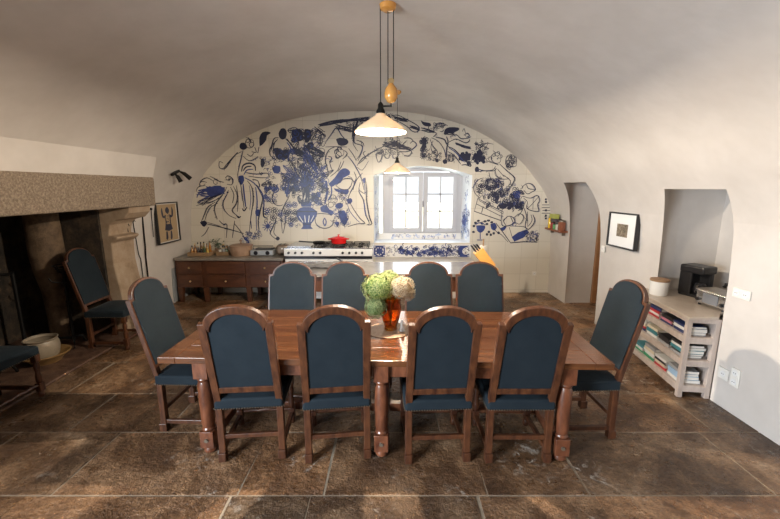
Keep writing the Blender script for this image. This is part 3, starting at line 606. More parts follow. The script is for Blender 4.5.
# border band under the window: white tile strip with painting
b = MB(); p0 = atY(373, 257.5, YB); p1 = atY(471, 244.5, YB)
b.box(((p0.x + p1.x) / 2, YB - .006, (p0.z + p1.z) / 2), (p1.x - p0.x, .012, p1.z - p0.z)); band = b.build('tile_border', M['white'], bevel=.002)
tag(band, 'long strip of blue and white flowered tiles under the window sill', 'tile border')
P = Paint(lambda x, y: atY(x, y, YB) + Vector((0, -.012, 0)))
for cxp in (379.5, 463.5):
    P.fill([(cxp - 5.5, 245.5), (cxp + 5.5, 245.5), (cxp + 5.5, 256.8), (cxp - 5.5, 256.8)], 1, 0)
P.build('painted_flowers', None, None); pf = bpy.data.objects['painted_flowers']; pf.parent = band
P = Paint(lambda x, y: atY(x, y, YB) + Vector((0, -.0145, 0)))
me_w = M['white']
P.scrib(396, 246, 452, 255.5, 120, 2.4, (0, 1, 1), .022)
for k in range(7): P.circ(400 + k * 8, 249 + 3 * (k % 2), 1.9, (0, 1)[k % 2], fill=True); P.leaf(401 + k * 7.6, 254, -.9 + .6 * (k % 3), 6, 1.5, 1, 3, .016)
P.k = 0; P.scrib(386, 247, 396, 256, 16, 1.8, (1, 0), .012); P.scrib(449, 246, 459, 256, 30, 1.8, (0, 1), .016)
P.circ(466, 251, 3.6, 3, fill=True); P.scrib(463, 248, 469, 254, 7, 1.5, (0,), .014)
P.circ(379.5, 251, 4.3, 3, fill=True, n=12)
for k in range(8): P.leaf(379.5, 251, k * .785, 3.8, .75, 1, 1, .018)
for cxp in (379.5, 463.5):
    for (qx, qy) in ((-4.6, -4.2), (4.6, -4.2), (-4.6, 4.6), (4.6, 4.6)): P.circ(cxp + qx, 251 + qy, .7, 3, fill=True)
o = P.build('painted_flowers', None, None); o.parent = band
# tiles painted in the window recess: sides and upstand
def rev(side):
    def f(u, z):   # u 0..1 into the recess
        y = YB + .01 + u * .48; x = (WX0 + (y - YB) / .95 * .16) if side < 0 else (WX1 - (y - YB) / .95 * .16)
        return Vector((x, y, z))
    return f
for side, lab in ((-1, 'pale blue floral painting on the tiles of the left window reveal'), (1, 'pale blue vase painting on the tiles of the right window reveal')):
    P = Paint(rev(side), (-side, -.17, 0))
    for k in range(70):
        u = random.uniform(.15, .9); z = random.choice((random.uniform(1.0, 1.6), random.uniform(1.0, 1.5), random.uniform(1.0, 2.1)))
        m_ = random.choice((2, 1, 1)); r = random.uniform(.03, .06)
        a = random.uniform(0, 6); P.line([(u + r * 2 * math.cos(a + i), z + r * math.sin(a + i * 1.2)) for i in range(4)], .016, m_)
    if side > 0: P.fill([(.45, 1.22), (.8, 1.22), (.85, 1.32), (.7, 1.42), (.55, 1.42), (.42, 1.32)], 1); P.line([(.62, 1.1), (.62, 1.22)], .06, 1)
    P.build('reveal_painting', lab, 'tile painting')
P = Paint(lambda x, z: Vector((x, YB + .445, z)))
b = MB(); b.box(((WX0 + WX1) / 2, YB + .46, .995), (1.58, .025, .12)); up = b.build('tile_upstand', M['white']); tag(up, 'row of pale blue and white tiles standing at the foot of the window', 'tile row')
for k in range(9): P.scrib(0 + k * .148, .955, .1 + k * .148, 1.03, 7, .03, (2, 2, 1), .012)
o = P.build('painted_flowers', None, None); o.parent = up

# ------------------------------------------------------------------ chairs
def chair_proto():
    root = empty('dining_chair', (0, 0, 0), 0, 'x', 'chair')
    a = R(14); ca, sa = math.cos(a), math.sin(a)
    def bk(u, v, d): return (u, -.205 - v * sa - d * ca, .44 + v * ca - d * sa)
    # seat
    b = MB(); nx, ny = 8, 8; hw, y0, y1 = .235, -.235, .235
    b.box((0, 0, .445), (.47, .47, .085)); seat = b.build('seat', M['blue'], root, smooth=60, bevel=.018, seg=3)
    b = MB(); G = []
    for i in range(nx + 1):
        row = []
        for j in range(ny + 1):
            u = -1 + 2 * i / nx; v = -1 + 2 * j / ny
            row.append(b.bm.verts.new((u * .222, v * .222, .484 + .032 * (1 - u ** 4) * (1 - v ** 4))))
        G.append(row)
    for i in range(nx):
        for j in range(ny): b.bm.faces.new((G[i][j], G[i + 1][j], G[i + 1][j + 1], G[i][j + 1]))
    b.build('cushion', M['blue'], seat, smooth=True)
    b = MB(); k = 26
    for i in range(k):
        t = -.225 + .45 * i / (k - 1)
        for p in ((t, -.237, .412), (t, .237, .412), (-.237, t, .412), (.237, t, .412)): b.box(p, (.006, .006, .006))
    b.build('nail_trim', M['nail'], seat)
    # backrest
    def arc(rx, vb, vt, n=16): return [(rx * math.cos(PI * i / n), vb + (vt - vb) * math.sin(PI * i / n)) for i in range(n + 1)]
    b = MB()
    inner = [(-.185, .13), (.185, .13), (.185, .60)] + arc(.178, .615, .742) + [(-.185, .60)]
    b.prism(inner, -.012, .012, bk)
    front = [(-.214, .125), (.214, .125), (.214, .642), (.178, .650)] + arc(.172, .668, .770) + [(-.178, .650), (-.214, .642)]
    b.prism(front, -.024, -.010, bk)
    b.build('backrest', M['blue'], root, bevel=.006, seg=2)
    b = MB()
    for s in (-1, 1):
        P_ = [(s * .230, -.02), (s * .184, -.02), (s * .178, .64), (s * .182, .665), (s * .230, .665)]
        b.prism(P_, -.014, .022, bk)
    b.prism([(-.185, .10), (.185, .10), (.185, .148), (-.185, .148)], -.014, .018, bk)
    o_ = arc(.194, .655, .788, 20); i_ = arc(.164, .600, .732, 20)
    for k in range(20):
        q = [o_[k], o_[k + 1], i_[k + 1], i_[k]]; b.prism(q, -.012, .024, bk)
    bmesh.ops.remove_doubles(b.bm, verts=b.bm.verts, dist=.0004)
    b.build('back_frame', M['wood'], root, bevel=.004)
    for s in (-1, 1):
        b = MB(); b.box((s * .207, -.205, .21), (.046, .046, .42)); b.box((s * .207, -.212, .035), (.052, .06, .07)); b.build('leg', M['wood'], root, bevel=.005)
        b = MB(); b.box((s * .207, .205, .375), (.05, .05, .08)); b.box((s * .207, .205, .095), (.05, .05, .08))
        b.lathe([(.016, .13), (.024, .15), (.026, .20), (.018, .24), (.026, .29), (.019, .33), (.022, .345)], (s * .207, .205, 0), 12)
        b.lathe([(.022, 0), (.027, .02), (.025, .045), (.018, .06)], (s * .207, .205, 0), 12)
        b.build('leg', M['wood'], root, smooth=True, bevel=.003)
        b = MB(); b.box((s * .207, 0, .085), (.03, .38, .034)); b.build('stretcher', M['wood'], root, bevel=.004)
    b = MB(); b.box((0, -.205, .185), (.375, .026, .032)); b.build('stretcher', M['wood'], root, bevel=.004)
    b = MB(); b.tube([(-.19, .205, .12), (-.1, .205, .125), (-.06, .205, .12), (0, .205, .13), (.06, .205, .12), (.1, .205, .125), (.19, .205, .12)], [.012, .016, .012, .02, .012, .016, .012]); b.build('stretcher', M['wood'], root, smooth=True)
    return root
proto = chair_proto()
# location = centre of the seat; facing angle: 0 = facing +Y
CH = [
    (-1.00, 2.635, 5, 'upholstered arch-backed chair on the near side of the table, leftmost of that row', 'near side chairs'),
    (-.395, 2.63, 7, 'upholstered arch-backed chair on the near side, just left of the central table leg', 'near side chairs'),
    (.325, 2.61, 3, 'upholstered arch-backed chair on the near side, just right of the central table leg', 'near side chairs'),
    (.905, 2.61, 0, 'upholstered arch-backed chair on the near side of the table, rightmost of that row', 'near side chairs'),
    (-.95, 3.25, 180, 'dark blue upholstered chair on the far side of the table, leftmost of that row', 'far side chairs'),
    (-.435, 3.25, 180, 'dark blue upholstered chair on the far side, behind the green hydrangea head', 'far side chairs'),
    (.375, 3.25, 180, 'dark blue upholstered chair on the far side, just right of the amber vase', 'far side chairs'),
    (.87, 3.25, 180, 'dark blue upholstered chair on the far side of the table, rightmost of that row', 'far side chairs'),
    (-1.585, 2.945, -92, 'carved dark wood chair with blue seat at the left end of the table', 'table end chairs'),
    (1.50, 2.86, 91.5, 'carved dark wood chair with blue seat at the right end of the table', 'table end chairs'),
    (-3.37, 4.50, -88, 'dark upholstered chair standing against the carved fireplace jamb', 'fireplace chairs'),
    (-3.41, 3.00, -90, 'dark upholstered chair at the hearth in the lower left, only its seat showing', 'fireplace chairs')]
for i, (x, y, a, lab, grp) in enumerate(CH):
    o = proto if i == 0 else copy_tree(proto)
    o.location = (x, y, .027 if x < -3.3 and i == 11 else 0); o.rotation_euler = (0, 0, R(a)); tag(o, lab, 'chair', grp)
bpy.data.objects['dining_chair.010'].location.z = 0.0

# ------------------------------------------------------------------ table
t = empty('refectory_table', (-.04, 2.935, 0), R(-1.9), 'long dark walnut refectory table on turned legs in the middle of the room', 'table')
b = MB()
for k in range(5): b.box((0, -.535 + .107 + k * .214, .738), (2.86, .2125, .044))
b.build('tabletop', M['table_wood'], t, bevel=.0025)
for s in (-1, 1):
    b = MB(); b.box((s * 1.492, 0, .738), (.12, 1.07, .044)); b.build('breadboard_end', M['table_wood'], t, bevel=.002)
    b = MB(); b.box((0, s * .475, .668), (2.62, .035, .095)); b.build('apron', M['leg_wood'], t, bevel=.003)
    b = MB(); b.box((s * 1.28, 0, .668), (.035, .92, .095)); b.build('apron', M['leg_wood'], t, bevel=.003)
for x in (-1.27, -.005, 1.27):
    for y in (-.47, .47):
        b = MB(); b.box((x, y, .655), (.105, .105, .125)); b.box((x, y, .115), (.10, .10, .13))
        b.lathe([(.035, .175), (.048, .19), (.040, .205), (.047, .24), (.050, .40), (.048, .54), (.040, .565), (.050, .58), (.042, .60)], (x, y, 0), 18)
        b.lathe([(.030, 0), (.046, .012), (.046, .035), (.034, .055)], (x, y, 0), 16)
        lg = b.build('leg', M['leg_wood'], t, smooth=35, bevel=.004)
        b = MB(); b.lathe([(.014, -.008), (.014, .008)], (0, 0, 0), 10, Matrix.Translation((x, y + (-.052 if y < 0 else .052), .115)) @ Matrix.Rotation(PI / 2, 4, 'X')); b.build('bolt', M['nail'], lg)
    b = MB(); b.box((x, 0, .10), (.06, .85, .07)); b.build('stretcher', M['leg_wood'], t, bevel=.004)
b = MB(); b.box((-.64, 0, .10), (1.2, .06, .07)); b.box((.64, 0, .10), (1.2, .06, .07)); b.build('stretcher', M['leg_wood'], t, bevel=.004)

# on the table: mat, vase, flowers, shaker
b = MB(); prof_m = [(.0005, .0), (.178, 0), (.18, .004), (.165, .008), (.15, .005), (.13, .009), (.11, .006), (.09, .010), (.0005, .008)]
M['mat'] = mat('pale_straw', (.36, .22, .14), .6, scale=50, col2=(.52, .36, .25), bump=.5, bscale=70)
b.lathe(prof_m, (-.005, 2.965, .7605), 40); tag(b.build('round_mat', M['mat'], smooth=True), 'round woven place mat under the amber vase', 'place mat')
v = empty('flower_vase', (.005, 2.965, .769), 0, 'amber glass vase holding hydrangeas on the round mat', 'vase')
b = MB(); b.lathe([(.001, 0), (.045, 0), (.048, .008), (.044, .02), (.056, .07), (.070, .13), (.076, .19), (.070, .235), (.076, .262), (.084, .275), (.080, .275), (.071, .258), (.065, .235), (.070, .19), (.064, .13), (.050, .075), (.036, .03), (.001, .028)], (0, 0, 0), 12, cap=False)
for q_ in b.bm.verts: q_.co.x *= 1.14; q_.co.y *= 1.14
b.build('body', M['amber'], v, smooth=30)
M['stem'] = mat('stem_green', (.10, .20, .05), .6)
def floret_mat(name, c1, c2): return mat(name, c1, .7, scale=16, col2=c2, detail=2)
fg = floret_mat('green_petals', (.30, .36, .10), (.58, .60, .30)); fc = floret_mat('cream_petals', (.56, .48, .34), (.76, .68, .52)); fg2 = floret_mat('pale_green_petals', (.26, .36, .15), (.50, .56, .30))
def hydrangea(c, r, m, parent, sc=(1, 1, 1)):
    b = MB(); n = 230; ga = PI * (3 - math.sqrt(5))
    for i in range(n):
        z = 1 - 2 * (i + .5) / n; rr = math.sqrt(1 - z * z); th = i * ga
        d = Vector((rr * math.cos(th), rr * math.sin(th), z)); rj = r * random.uniform(.86, 1.06)
        c0 = Vector((d.x * sc[0], d.y * sc[1], d.z * sc[2])) * rj + Vector(c)
        u = d.orthogonal().normalized(); w_ = d.cross(u); a0 = random.uniform(0, 1.57); s = r * .15
        cv = b.bm.verts.new(c0)
        for k in range(4):
            a = a0 + k * PI / 2; e1 = u * math.cos(a) + w_ * math.sin(a); e2 = u * math.cos(a + .95) + w_ * math.sin(a + .95); em = u * math.cos(a + .47) + w_ * math.sin(a + .47)
            vs = [cv, b.bm.verts.new(c0 + e1 * s * .75 + d * s * .2), b.bm.verts.new(c0 + em * s * 1.25 + d * s * .3), b.bm.verts.new(c0 + e2 * s * .75 + d * s * .2)]
            b.bm.faces.new(vs)
    bmesh.ops.solidify(b.bm, geom=b.bm.faces[:], thickness=.0012)
    o = b.build('flower_head', m, parent); b = MB(); b.ball(c, r * .80, sc, 2); b.build('flower_core', M['stem'] if m is not fc else M['wicker'], o); return o
fl_ = empty('hydrangea_bunch', (.005, 2.965, .80), 0, 'bunch of green and cream hydrangea heads in the amber vase', 'flowers')
heads = [((-.100, -.02, .325), .112, fg, (1.15, 1, 1)), ((.085, 0, .325), .095, fc, (1.15, 1, .95)), ((-.115, -.05, .180), .095, fg2, (1, 1, 1)), ((-.01, .09, .36), .09, fg, (1, 1, .9)), ((.140, .03, .265), .06, fc, (1, 1, 1))]
for c, r, m_, sc in heads: hydrangea(c, r, m_, fl_, sc)
for c, r, m_, sc in heads[:4]:
    b = MB(); b.tube([(0, 0, .01), (c[0] * .15, c[1] * .15, .14), (c[0] * .45, c[1] * .4, c[2] * .72), (c[0] * .95, c[1] * .95, c[2] - r * .4)], .004, 6); b.build('stem', M['stem'], fl_, smooth=True)
b = MB(); b.lathe([(.024, 0), (.022, .01), (.009, .085), (.004, .095)], (.098, 2.93, .769), 16); tag(b.build('cone_shaker', M['white'], smooth=True), 'small white cone shaker beside the amber vase', 'shaker')

# ------------------------------------------------------------------ pendants
def pendant(loc_c, shade_c, rs_, label):
    """loc_c ceiling point, shade_c centre of rim"""
    x, y, z = shade_c
    t = empty('pendant_lamp', shade_c, 0, label, 'lamp')
    b = MB(); k = rs_
    out = [(k, 0), (k * .985, .012), (k * .80, .045), (k * .5, .082), (k * .22, .118), (.032, .135)]
    inn = [(r - .004, h - .004) for r, h in out[::-1]]
    b.lathe(out + inn, (0, 0, 0), 40, cap=False); b.build('shade', M['shade'], t, smooth=True)
    b = MB(); b.lathe([(.034, .128), (.034, .15), (.022, .17), (.020, .20), (.006, .215)], (0, 0, 0), 16); b.build('socket', M['iron'], t, smooth=True)
    b = MB(); b.lathe([(.004, .0), (.022, .01), (.032, .035), (.03, .06), (.018, .095), (.016, .125)], (0, 0, 0), 16); b.build('bulb', M['bulb'], t, smooth=True)
    return t
M['bulb'] = emis('lit_bulb', (1, .90, .72), 120)
L1 = (-.07, 3.0, 2.325); ZC = 3.20
p1 = pendant(None, L1, .195, 'large opal pendant lamp over the dining table, on a rise-and-fall counterweight')
b = MB(); b.tube([(0, 0, .21), (0, 0, ZC - L1[2])], .0035, 6); b.build('cord', M['iron'], p1)
b = MB(); b.tube([(.055, 0, .34), (.055, 0, ZC - L1[2])], .0035, 6); b.tube([(.095, 0, .36), (.095, 0, ZC - L1[2])], .0035, 6); b.build('cord', M['iron'], p1)
b = MB(); b.bar((-.005, 0, .185), (.085, 0, .185), .012); b.tube([(.078, 0, .185), (.078, 0, .25)], .005, 6); b.build('cord_guide', M['iron'], p1)
cw_ = MB(); cw_.lathe([(.012, .205), (.030, .215), (.048, .245), (.050, .275), (.042, .31), (.022, .335), (.016, .345)], (.078, 0, 0), 20); cwo = cw_.build('counterweight', M['orange_ceramic'], p1, smooth=True)
b = MB(); b.lathe([(.022, -.008), (.022, .008)], (0, 0, 0), 16, Matrix.Translation((.078, 0, .36)) @ Matrix.Rotation(PI / 2, 4, 'X')); b.build('pulley', M['brass'], cwo, smooth=35)
b = MB(); b.lathe([(.03, -.045), (.055, -.03), (.062, 0), (.05, .01)], (.055, 0, ZC - L1[2] - .005), 20); b.build('ceiling_rose', M['orange_ceramic'], p1, smooth=True)
L2 = (.10, 5.45, 2.12)
p2 = pendant(None, L2, .19, 'smaller looking opal pendant lamp hanging in front of the window')
b = MB(); b.tube([(0, 0, .21), (0, 0, 3.185 - L2[2])], .0035, 6); b.build('cord', M['iron'], p2)
b = MB(); b.lathe([(.03, -.04), (.05, -.02), (.055, .01)], (0, 0, 3.19 - L2[2]), 18); b.build('ceiling_rose', M['orange_ceramic'], p2, smooth=True)
for p, e_ in ((p1, 210), (p2, 30)):
    l = bpy.data.lights.new('bulb_light', 'POINT'); l.energy = e_; l.color = (1, .85, .67); l.shadow_soft_size = .03
    o = bpy.data.objects.new('bulb_light', l); COL.objects.link(o); o.parent = p; o.location = (0, 0, -.02)

# ------------------------------------------------------------------ kitchen run
d = empty('kitchen_dresser', (-2.68, 6.51, 0), 0, 'low dark wood dresser with five drawers and grey stone top on the left', 'dresser')
X0, X1, YF, YBk = -.92, .88, -.29, .31
b = MB(); b.box((-.01, .01, .745), (1.82, .645, .045)); b.build('stone_top', M['stone_top'], d, bevel=.006)
b = MB(); b.box(((X0 + X1) / 2, .02, .485), (X1 - X0, .57, .47)); b.build('body', M['cab_wood'], d, bevel=.004)
cols = [(X0 + .05, -.47), (-.40, .25), (.33, X1 - .03)]
def knob(b, x, y, z, r=.016): b.lathe([(.006, 0), (.007, .012), (r, .02), (r, .03), (.006, .038)], (0, 0, 0), 12, Matrix.Translation((x, y, z)) @ Matrix.Rotation(PI / 2, 4, 'X'))
for i, (a, c) in enumerate(cols):
    for z in (.60, .37):
        b = MB(); b.box(((a + c) / 2, YF + .012, z), (c - a, .03, .205))
        if i == 1 and z > .5: b.build('panel', M['cab_wood'], d, bevel=.004); continue
        dr_ = b.build('drawer', M['cab_wood'], d, bevel=.004)
        b = MB(); knob(b, (a + c) / 2, YF - .003, z); b.build('knob', M['brass'], dr_, smooth=True)
for x in (X0 + .05, -.435, .29, X1 - .04):
    for y in (YF + .045, .25):
        b = MB(); b.box((x, y, .13), (.085, .085, .26), taper=.75); b.build('leg', M['cab_wood'], d, bevel=.004)
b = MB(); b.box((-3.645, 6.43, .38), (.02, .5, .72), Matrix.Translation((0, 0, 0))); tag(b.build('grey_board', mat('grey_blue_board', (.30, .32, .34), .5)), 'tall grey-blue board standing between the dresser and the left wall', 'board')
b = MB(); b.box((-2.0, 6.45, .085), (.20, .22, .17)); b.box((-2.0, 6.335, .13), (.1, .012, .03)); tag(b.build('storage_box', M['white'], bevel=.008), 'small white box on the floor under the dresser', 'box')

# range cooker
s = empty('range_cooker', (-1.02, 6.52, 0), 0, 'wide white and steel range cooker against the tiled wall', 'cooker')
b = MB(); b.box((0, .01, .44), (1.46, .60, .76)); b.build('body', M['white'], s, bevel=.006)
b = MB(); b.box((0, 0, .92), (1.47, .64, .03)); b.build('hob', M['steel'], s, bevel=.004)
b = MB(); b.box((0, -.315, .86), (1.46, .05, .115)); cp = b.build('control_panel', M['white'], s, bevel=.006)
for x in (-.65, -.54, -.43, -.24, -.13, .24, .35, .46, .56):
    b = MB(); b.lathe([(.021, 0), (.019, .03)], (0, 0, 0), 14, Matrix.Translation((x, -.34, .86)) @ Matrix.Rotation(PI / 2, 4, 'X')); b.build('knob', M['black'], cp, smooth=35)
b = MB(); b.box((0, -.30, .775), (1.45, .03, .045)); b.build('vent_strip', M['glass_dark'], s)
for x0_, x1_ in ((-.71, -.02), (.02, .71)):
    b = MB(); b.box(((x0_ + x1_) / 2, -.305, .46), (x1_ - x0_, .03, .55)); dd = b.build('oven_door', M['white'], s, bevel=.005)
    b = MB(); b.tube([(x0_ + .06, -.355, .71), (x1_ - .06, -.355, .71)], .011, 10); b.bar((x0_ + .08, -.32, .71), (x0_ + .08, -.355, .71), .015); b.bar((x1_ - .08, -.32, .71), (x1_ - .08, -.355, .71), .015); b.build('handle', M['steel'], dd, smooth=True)
for k, x in enumerate((-.1, .21, .52)):
    b = MB()
    for yy in (-.24, -.08, .08, .24): b.box((x, yy, .962), (.29, .012, .014))
    for xx in (-.135, 0, .135): b.box((x + xx, 0, .96), (.012, .52, .018))
    for xx in (-.135, .135):
        for yy in (-.24, .24): b.box((x + xx, yy, .945), (.014, .014, .022))
    for yy in (-.15, .15): b.lathe([(.05, .0), (.05, .015), (.03, .02)], (x, yy, .935), 14)
    b.build('burner_grate', M['iron'], s)
b = MB(); b.box((-.5, 0, .945), (.40, .50, .02)); b.build('griddle', M['steel'], s, bevel=.006)
for x in (-.66, .66):
    for y in (-.24, .26):
        b = MB(); b.lathe([(.02, 0), (.02, .07)], (x, y, 0), 12); b.build('foot', M['black'], s)
# red casserole
c = empty('red_casserole', (-.88, 6.47, .971), 0, 'red enamel casserole with lid on the cooker', 'pot')
b = MB(); b.lathe([(.10, 0), (.125, .012), (.135, .085), (.138, .092), (.001, .092)], (0, 0, 0), 28)
for s_ in (-1, 1): b.tube([(s_ * .125, -.035, .078), (s_ * .175, -.028, .082), (s_ * .175, .028, .082), (s_ * .125, .035, .078)], .009, 8)
b.build('body', M['red'], c, smooth=35)
b = MB(); b.lathe([(.142, .092), (.142, .102), (.10, .118), (.03, .128), (.001, .13)], (0, 0, 0), 28); ld = b.build('lid', M['red'], c, smooth=35)
b = MB(); b.lathe([(.01, .128), (.012, .142), (.022, .15), (.018, .16), (.001, .162)], (0, 0, 0), 14); b.build('knob', M['red'], ld, smooth=True)
c = empty('frying_pan', (-1.22, 6.45, .971), 0, 'black frying pan with a long handle on the cooker', 'pan')
b = MB(); b.lathe([(.001, 0), (.09, 0), (.115, .035), (.11, .035), (.088, .006), (.001, .006)], (0, 0, 0), 24); b.build('pan_body', M['iron'], c, smooth=40)
b = MB(); b.bar((-.10, -.02, .03), (-.33, -.05, .05), .03, .022); b.build('handle', M['black'], c, bevel=.004)

# stone sink ledge below window
k_ = empty('sink_counter', (.60, 6.62, 0), 0, 'pale stone sink counter below the painted tile strip', 'counter')
b = MB(); b.box((0, .0, .64), (1.72, .415, .06)); b.build('stone_top', mat('pale_stone', (.42, .38, .33), .4, var=.1), k_, bevel=.006)
b = MB(); b.box((0, .03, .305), (1.66, .38, .61)); b.build('body', M['plaster_white'], k_, bevel=.004)

# work table (island)
k_ = empty('kitchen_worktable', (-.06, 4.72, 0), 0, 'kitchen work table with polished grey top standing behind the far chairs', 'work table')
M['polished'] = mat('polished_grey_top', (.20, .19, .18), .13, scale=6, col2=(.27, .26, .25))
b = MB(); b.box((.01, 0, .90), (2.66, .74, .04)); b.build('worktop', M['polished'], k_, bevel=.006)
b = MB(); b.box((0, 0, .78), (2.44, .62, .19)); b.build('apron', M['cab_wood'], k_, bevel=.004)
for x in (-1.17, 0, 1.17):
    for y in (-.27, .27):
        b = MB(); b.box((x, y, .345), (.09, .09, .69)); b.build('leg', M['cab_wood'], k_, bevel=.006)
b = MB(); b.box((0, 0, .16), (2.36, .56, .03)); b.build('lower_shelf', M['cab_wood'], k_, bevel=.004)

# objects on the work table
kb = empty('knife_block', (1.14, 4.60, .921), 0, 'slanted orange beech knife block on the work table', 'knife block')
ang = R(-38); Mx = Matrix.Rotation(ang, 4, 'Y')
b = MB(); b.box((0, 0, .13), (.125, .12, .27), Matrix.Translation((.10, 0, .03)) @ Mx); b.box((.09, 0, .008), (.20, .10, .016)); b.build('block', M['knife_wood'], kb, bevel=.004)
for i, (dx, dy, l) in enumerate([(-.03, -.03, .11), (-.03, .03, .10), (0, -.035, .09), (0, .02, .09), (.03, -.02, .08), (.03, .035, .07)]):
    b = MB(); b.box((dx, dy, .262 + l / 2), (.016, .026, l), Matrix.Translation((.10, 0, .03)) @ Mx); b.build('knife_handle', M['black'], kb, bevel=.004)
pt = empty('paper_towel_holder', (1.215, 4.90, .921), 0, 'white paper roll on a wooden post behind the knife block', 'paper roll')
b = MB(); b.lathe([(.07, 0), (.07, .012)], (0, 0, 0), 20); b.lathe([(.011, .012), (.011, .33), (.006, .34)], (0, 0, 0), 12); b.build('post', M['wicker'], pt, smooth=35)
b = MB(); b.lathe([(.045, .014), (.045, .25)], (0, 0, 0), 20); b.build('paper_roll', M['paper'], pt, smooth=35)
cl = MB(); g = []
for i in range(13):
    row = []
    for j in range(8):
        u = i / 12; v_ = j / 7; row.append(cl.bm.verts.new((-1.16 + u * .44, 4.62 + v_ * .26, .925 + .028 * abs(math.sin(u * 9 + v_ * 4)) * (.4 + .6 * math.sin(v_ * 3)) + .012 * math.sin(v_ * 11 + u * 3) ** 2)))
    g.append(row)
for i in range(12):
    for j in range(7): cl.bm.faces.new((g[i][j], g[i + 1][j], g[i + 1][j + 1], g[i][j + 1]))
bmesh.ops.solidify(cl.bm, geom=cl.bm.faces[:], thickness=.003)
tag(cl.build('dish_cloth', mat('grey_cloth', (.33, .33, .34), .8), smooth=True), 'crumpled grey cloth on the work table, left end', 'cloth')
h = empty('black_colander', (-.52, 4.80, .921), 0, 'small black pan with handle on the work table beside the cloth', 'pan')
b = MB(); b.lathe([(.001, 0), (.06, 0), (.085, .04), (.08, .04), (.056, .005), (.001, .005)], (0, 0, 0), 20); b.build('pan_body', M['iron'], h, smooth=40)
b = MB(); b.bar((-.06, .02, .035), (-.17, .04, .095), .028, .02); b.build('handle', M['black'], h, bevel=.005)
h.name = 'small_pan'

# on the dresser
ZT = .768
def basket(x, y, sx, sy, h_, lab):
    b = MB(); n_ = 16
    b.box((0, 0, .008), (sx - .02, sy - .02, .016))
    for k in range(4): 
        zz = .012 + k * (h_ - .02) / 3
        pts = [(sx / 2, -sy / 2, zz), (sx / 2, sy / 2, zz), (-sx / 2, sy / 2, zz), (-sx / 2, -sy / 2, zz)]
        b.tube(pts, .009, 6, closed=True)
    for p in ((1, 0), (-1, 0)): b.box((p[0] * (sx / 2 - .003), 0, h_ / 2), (.008, sy - .01, h_ - .01))
    for p in ((0, 1), (0, -1)): b.box((0, p[1] * (sy / 2 - .003), h_ / 2), (sx - .01, .008, h_ - .01))
    o = b.build('wicker_tray', M['wicker']); o.location = (x, y, ZT); return tag(o, lab, 'basket')
basket(-3.24, 6.45, .36, .24, .07, 'long wicker tray full of small bottles on the dresser')
basket(-2.87, 6.50, .20, .18, .07, 'small square wicker basket of jars on the dresser beside the tray')
bcol = [('dark green', (.03, .07, .03)), ('amber', (.35, .14, .02)), ('clear grey', (.30, .32, .33)), ('yellow labelled', (.55, .38, .06)), ('black', (.015, .015, .015)), ('white', (.6, .6, .56)), ('brown', (.12, .05, .02))]
def bottle(x, y, z, h_, r, colname, col, lab, grp, cat='bottle', jar=False):
    t = empty('jar' if jar else 'bottle', (x, y, z), 0, lab, cat, grp)
    b = MB()
    if jar: b.lathe([(r * .9, 0), (r, .01), (r, h_ * .8), (r * .8, h_ * .86)], (0, 0, 0), 12)
    else: b.lathe([(r * .9, 0), (r, .01), (r, h_ * .55), (r * .45, h_ * .72), (r * .4, h_ * .9)], (0, 0, 0), 12)
    b.build('glass_body', colname_m(colname, col), t, smooth=40)
    b = MB(); rr = r * .85 if jar else r * .48
    b.lathe([(rr, h_ * .86), (rr, h_), (rr * .6, h_ * 1.01)], (0, 0, 0), 12); b.build('cap', random.choice((M['black'], M['nail'], M['brass'])), t, smooth=40)
_cm = {}
def colname_m(n_, c_):
    if n_ not in _cm: _cm[n_] = mat('bottle_' + n_.replace(' ', '_'), c_, .15, coat=.5)
    return _cm[n_]
rb = random.Random(3); ordn = ['first', 'second', 'third', 'fourth', 'fifth', 'sixth']
for r_ in range(2):
    for k in range(6):
        cn, cc = rb.choice(bcol); hh = rb.uniform(.12, .19) if r_ == 0 else rb.uniform(.17, .24)
        bottle(-3.37 + k * .052, 6.395 + r_ * .10, ZT + .017, hh, .021, cn, cc, f'{cn} bottle, {ordn[k]} from the left in the {"front" if r_ == 0 else "back"} row of the wicker tray', 'bottles in the wicker tray')
for k, (x, y) in enumerate([(-2.925, 6.46), (-2.865, 6.46), (-2.81, 6.46), (-2.90, 6.54), (-2.84, 6.54)]):
    cn, cc = bcol[[5, 2, 0, 4, 1][k]]
    bottle(x, y, ZT + .017, [.10, .12, .11, .17, .15][k], .024, cn, cc, f'{cn} jar in the small basket, {ordn[k % 3]} from the left of its {"front" if k < 3 else "back"} row', 'jars in the small basket', 'jar', True)
pl = empty('potted_herb', (-3.06, 6.68, ZT), 0, 'small leafy herb plant on the dresser behind the bottle tray', 'plant')
b = MB(); b.lathe([(.04, 0), (.055, .09), (.048, .09), (.045, .08), (.001, .08)], (0, 0, 0), 14); b.build('pot', M['copper'], pl, smooth=40)
b = MB()
for k in range(60):
    a = random.uniform(0, 6.28); rr = random.uniform(.01, .11); z_ = random.uniform(.12, .27); c0 = Vector((rr * math.cos(a), rr * math.sin(a), z_))
    u = Vector((random.uniform(-1, 1), random.uniform(-1, 1), random.uniform(-.3, .6))).normalized() * .022; w_ = u.orthogonal().normalized() * .011
    b.bm.faces.new([b.bm.verts.new(c0 - u), b.bm.verts.new(c0 + w_), b.bm.verts.new(c0 + u), b.bm.verts.new(c0 - w_)])
    if k % 6 == 0: b.tube([(0, 0, .08), c0], .002, 4)
b.build('leaves', mat('herb_leaf', (.06, .11, .06), .6, var=.4), pl)
c = empty('lidded_crock', (-2.575, 6.50, ZT), 0, 'wide brown clay pot with a knobbed lid on the dresser', 'pot')
b = MB(); b.lathe([(.175, 0), (.185, .02), (.190, .12), (.188, .155), (.001, .155)], (0, 0, 0), 32); b.build('body', M['copper'], c, smooth=35)
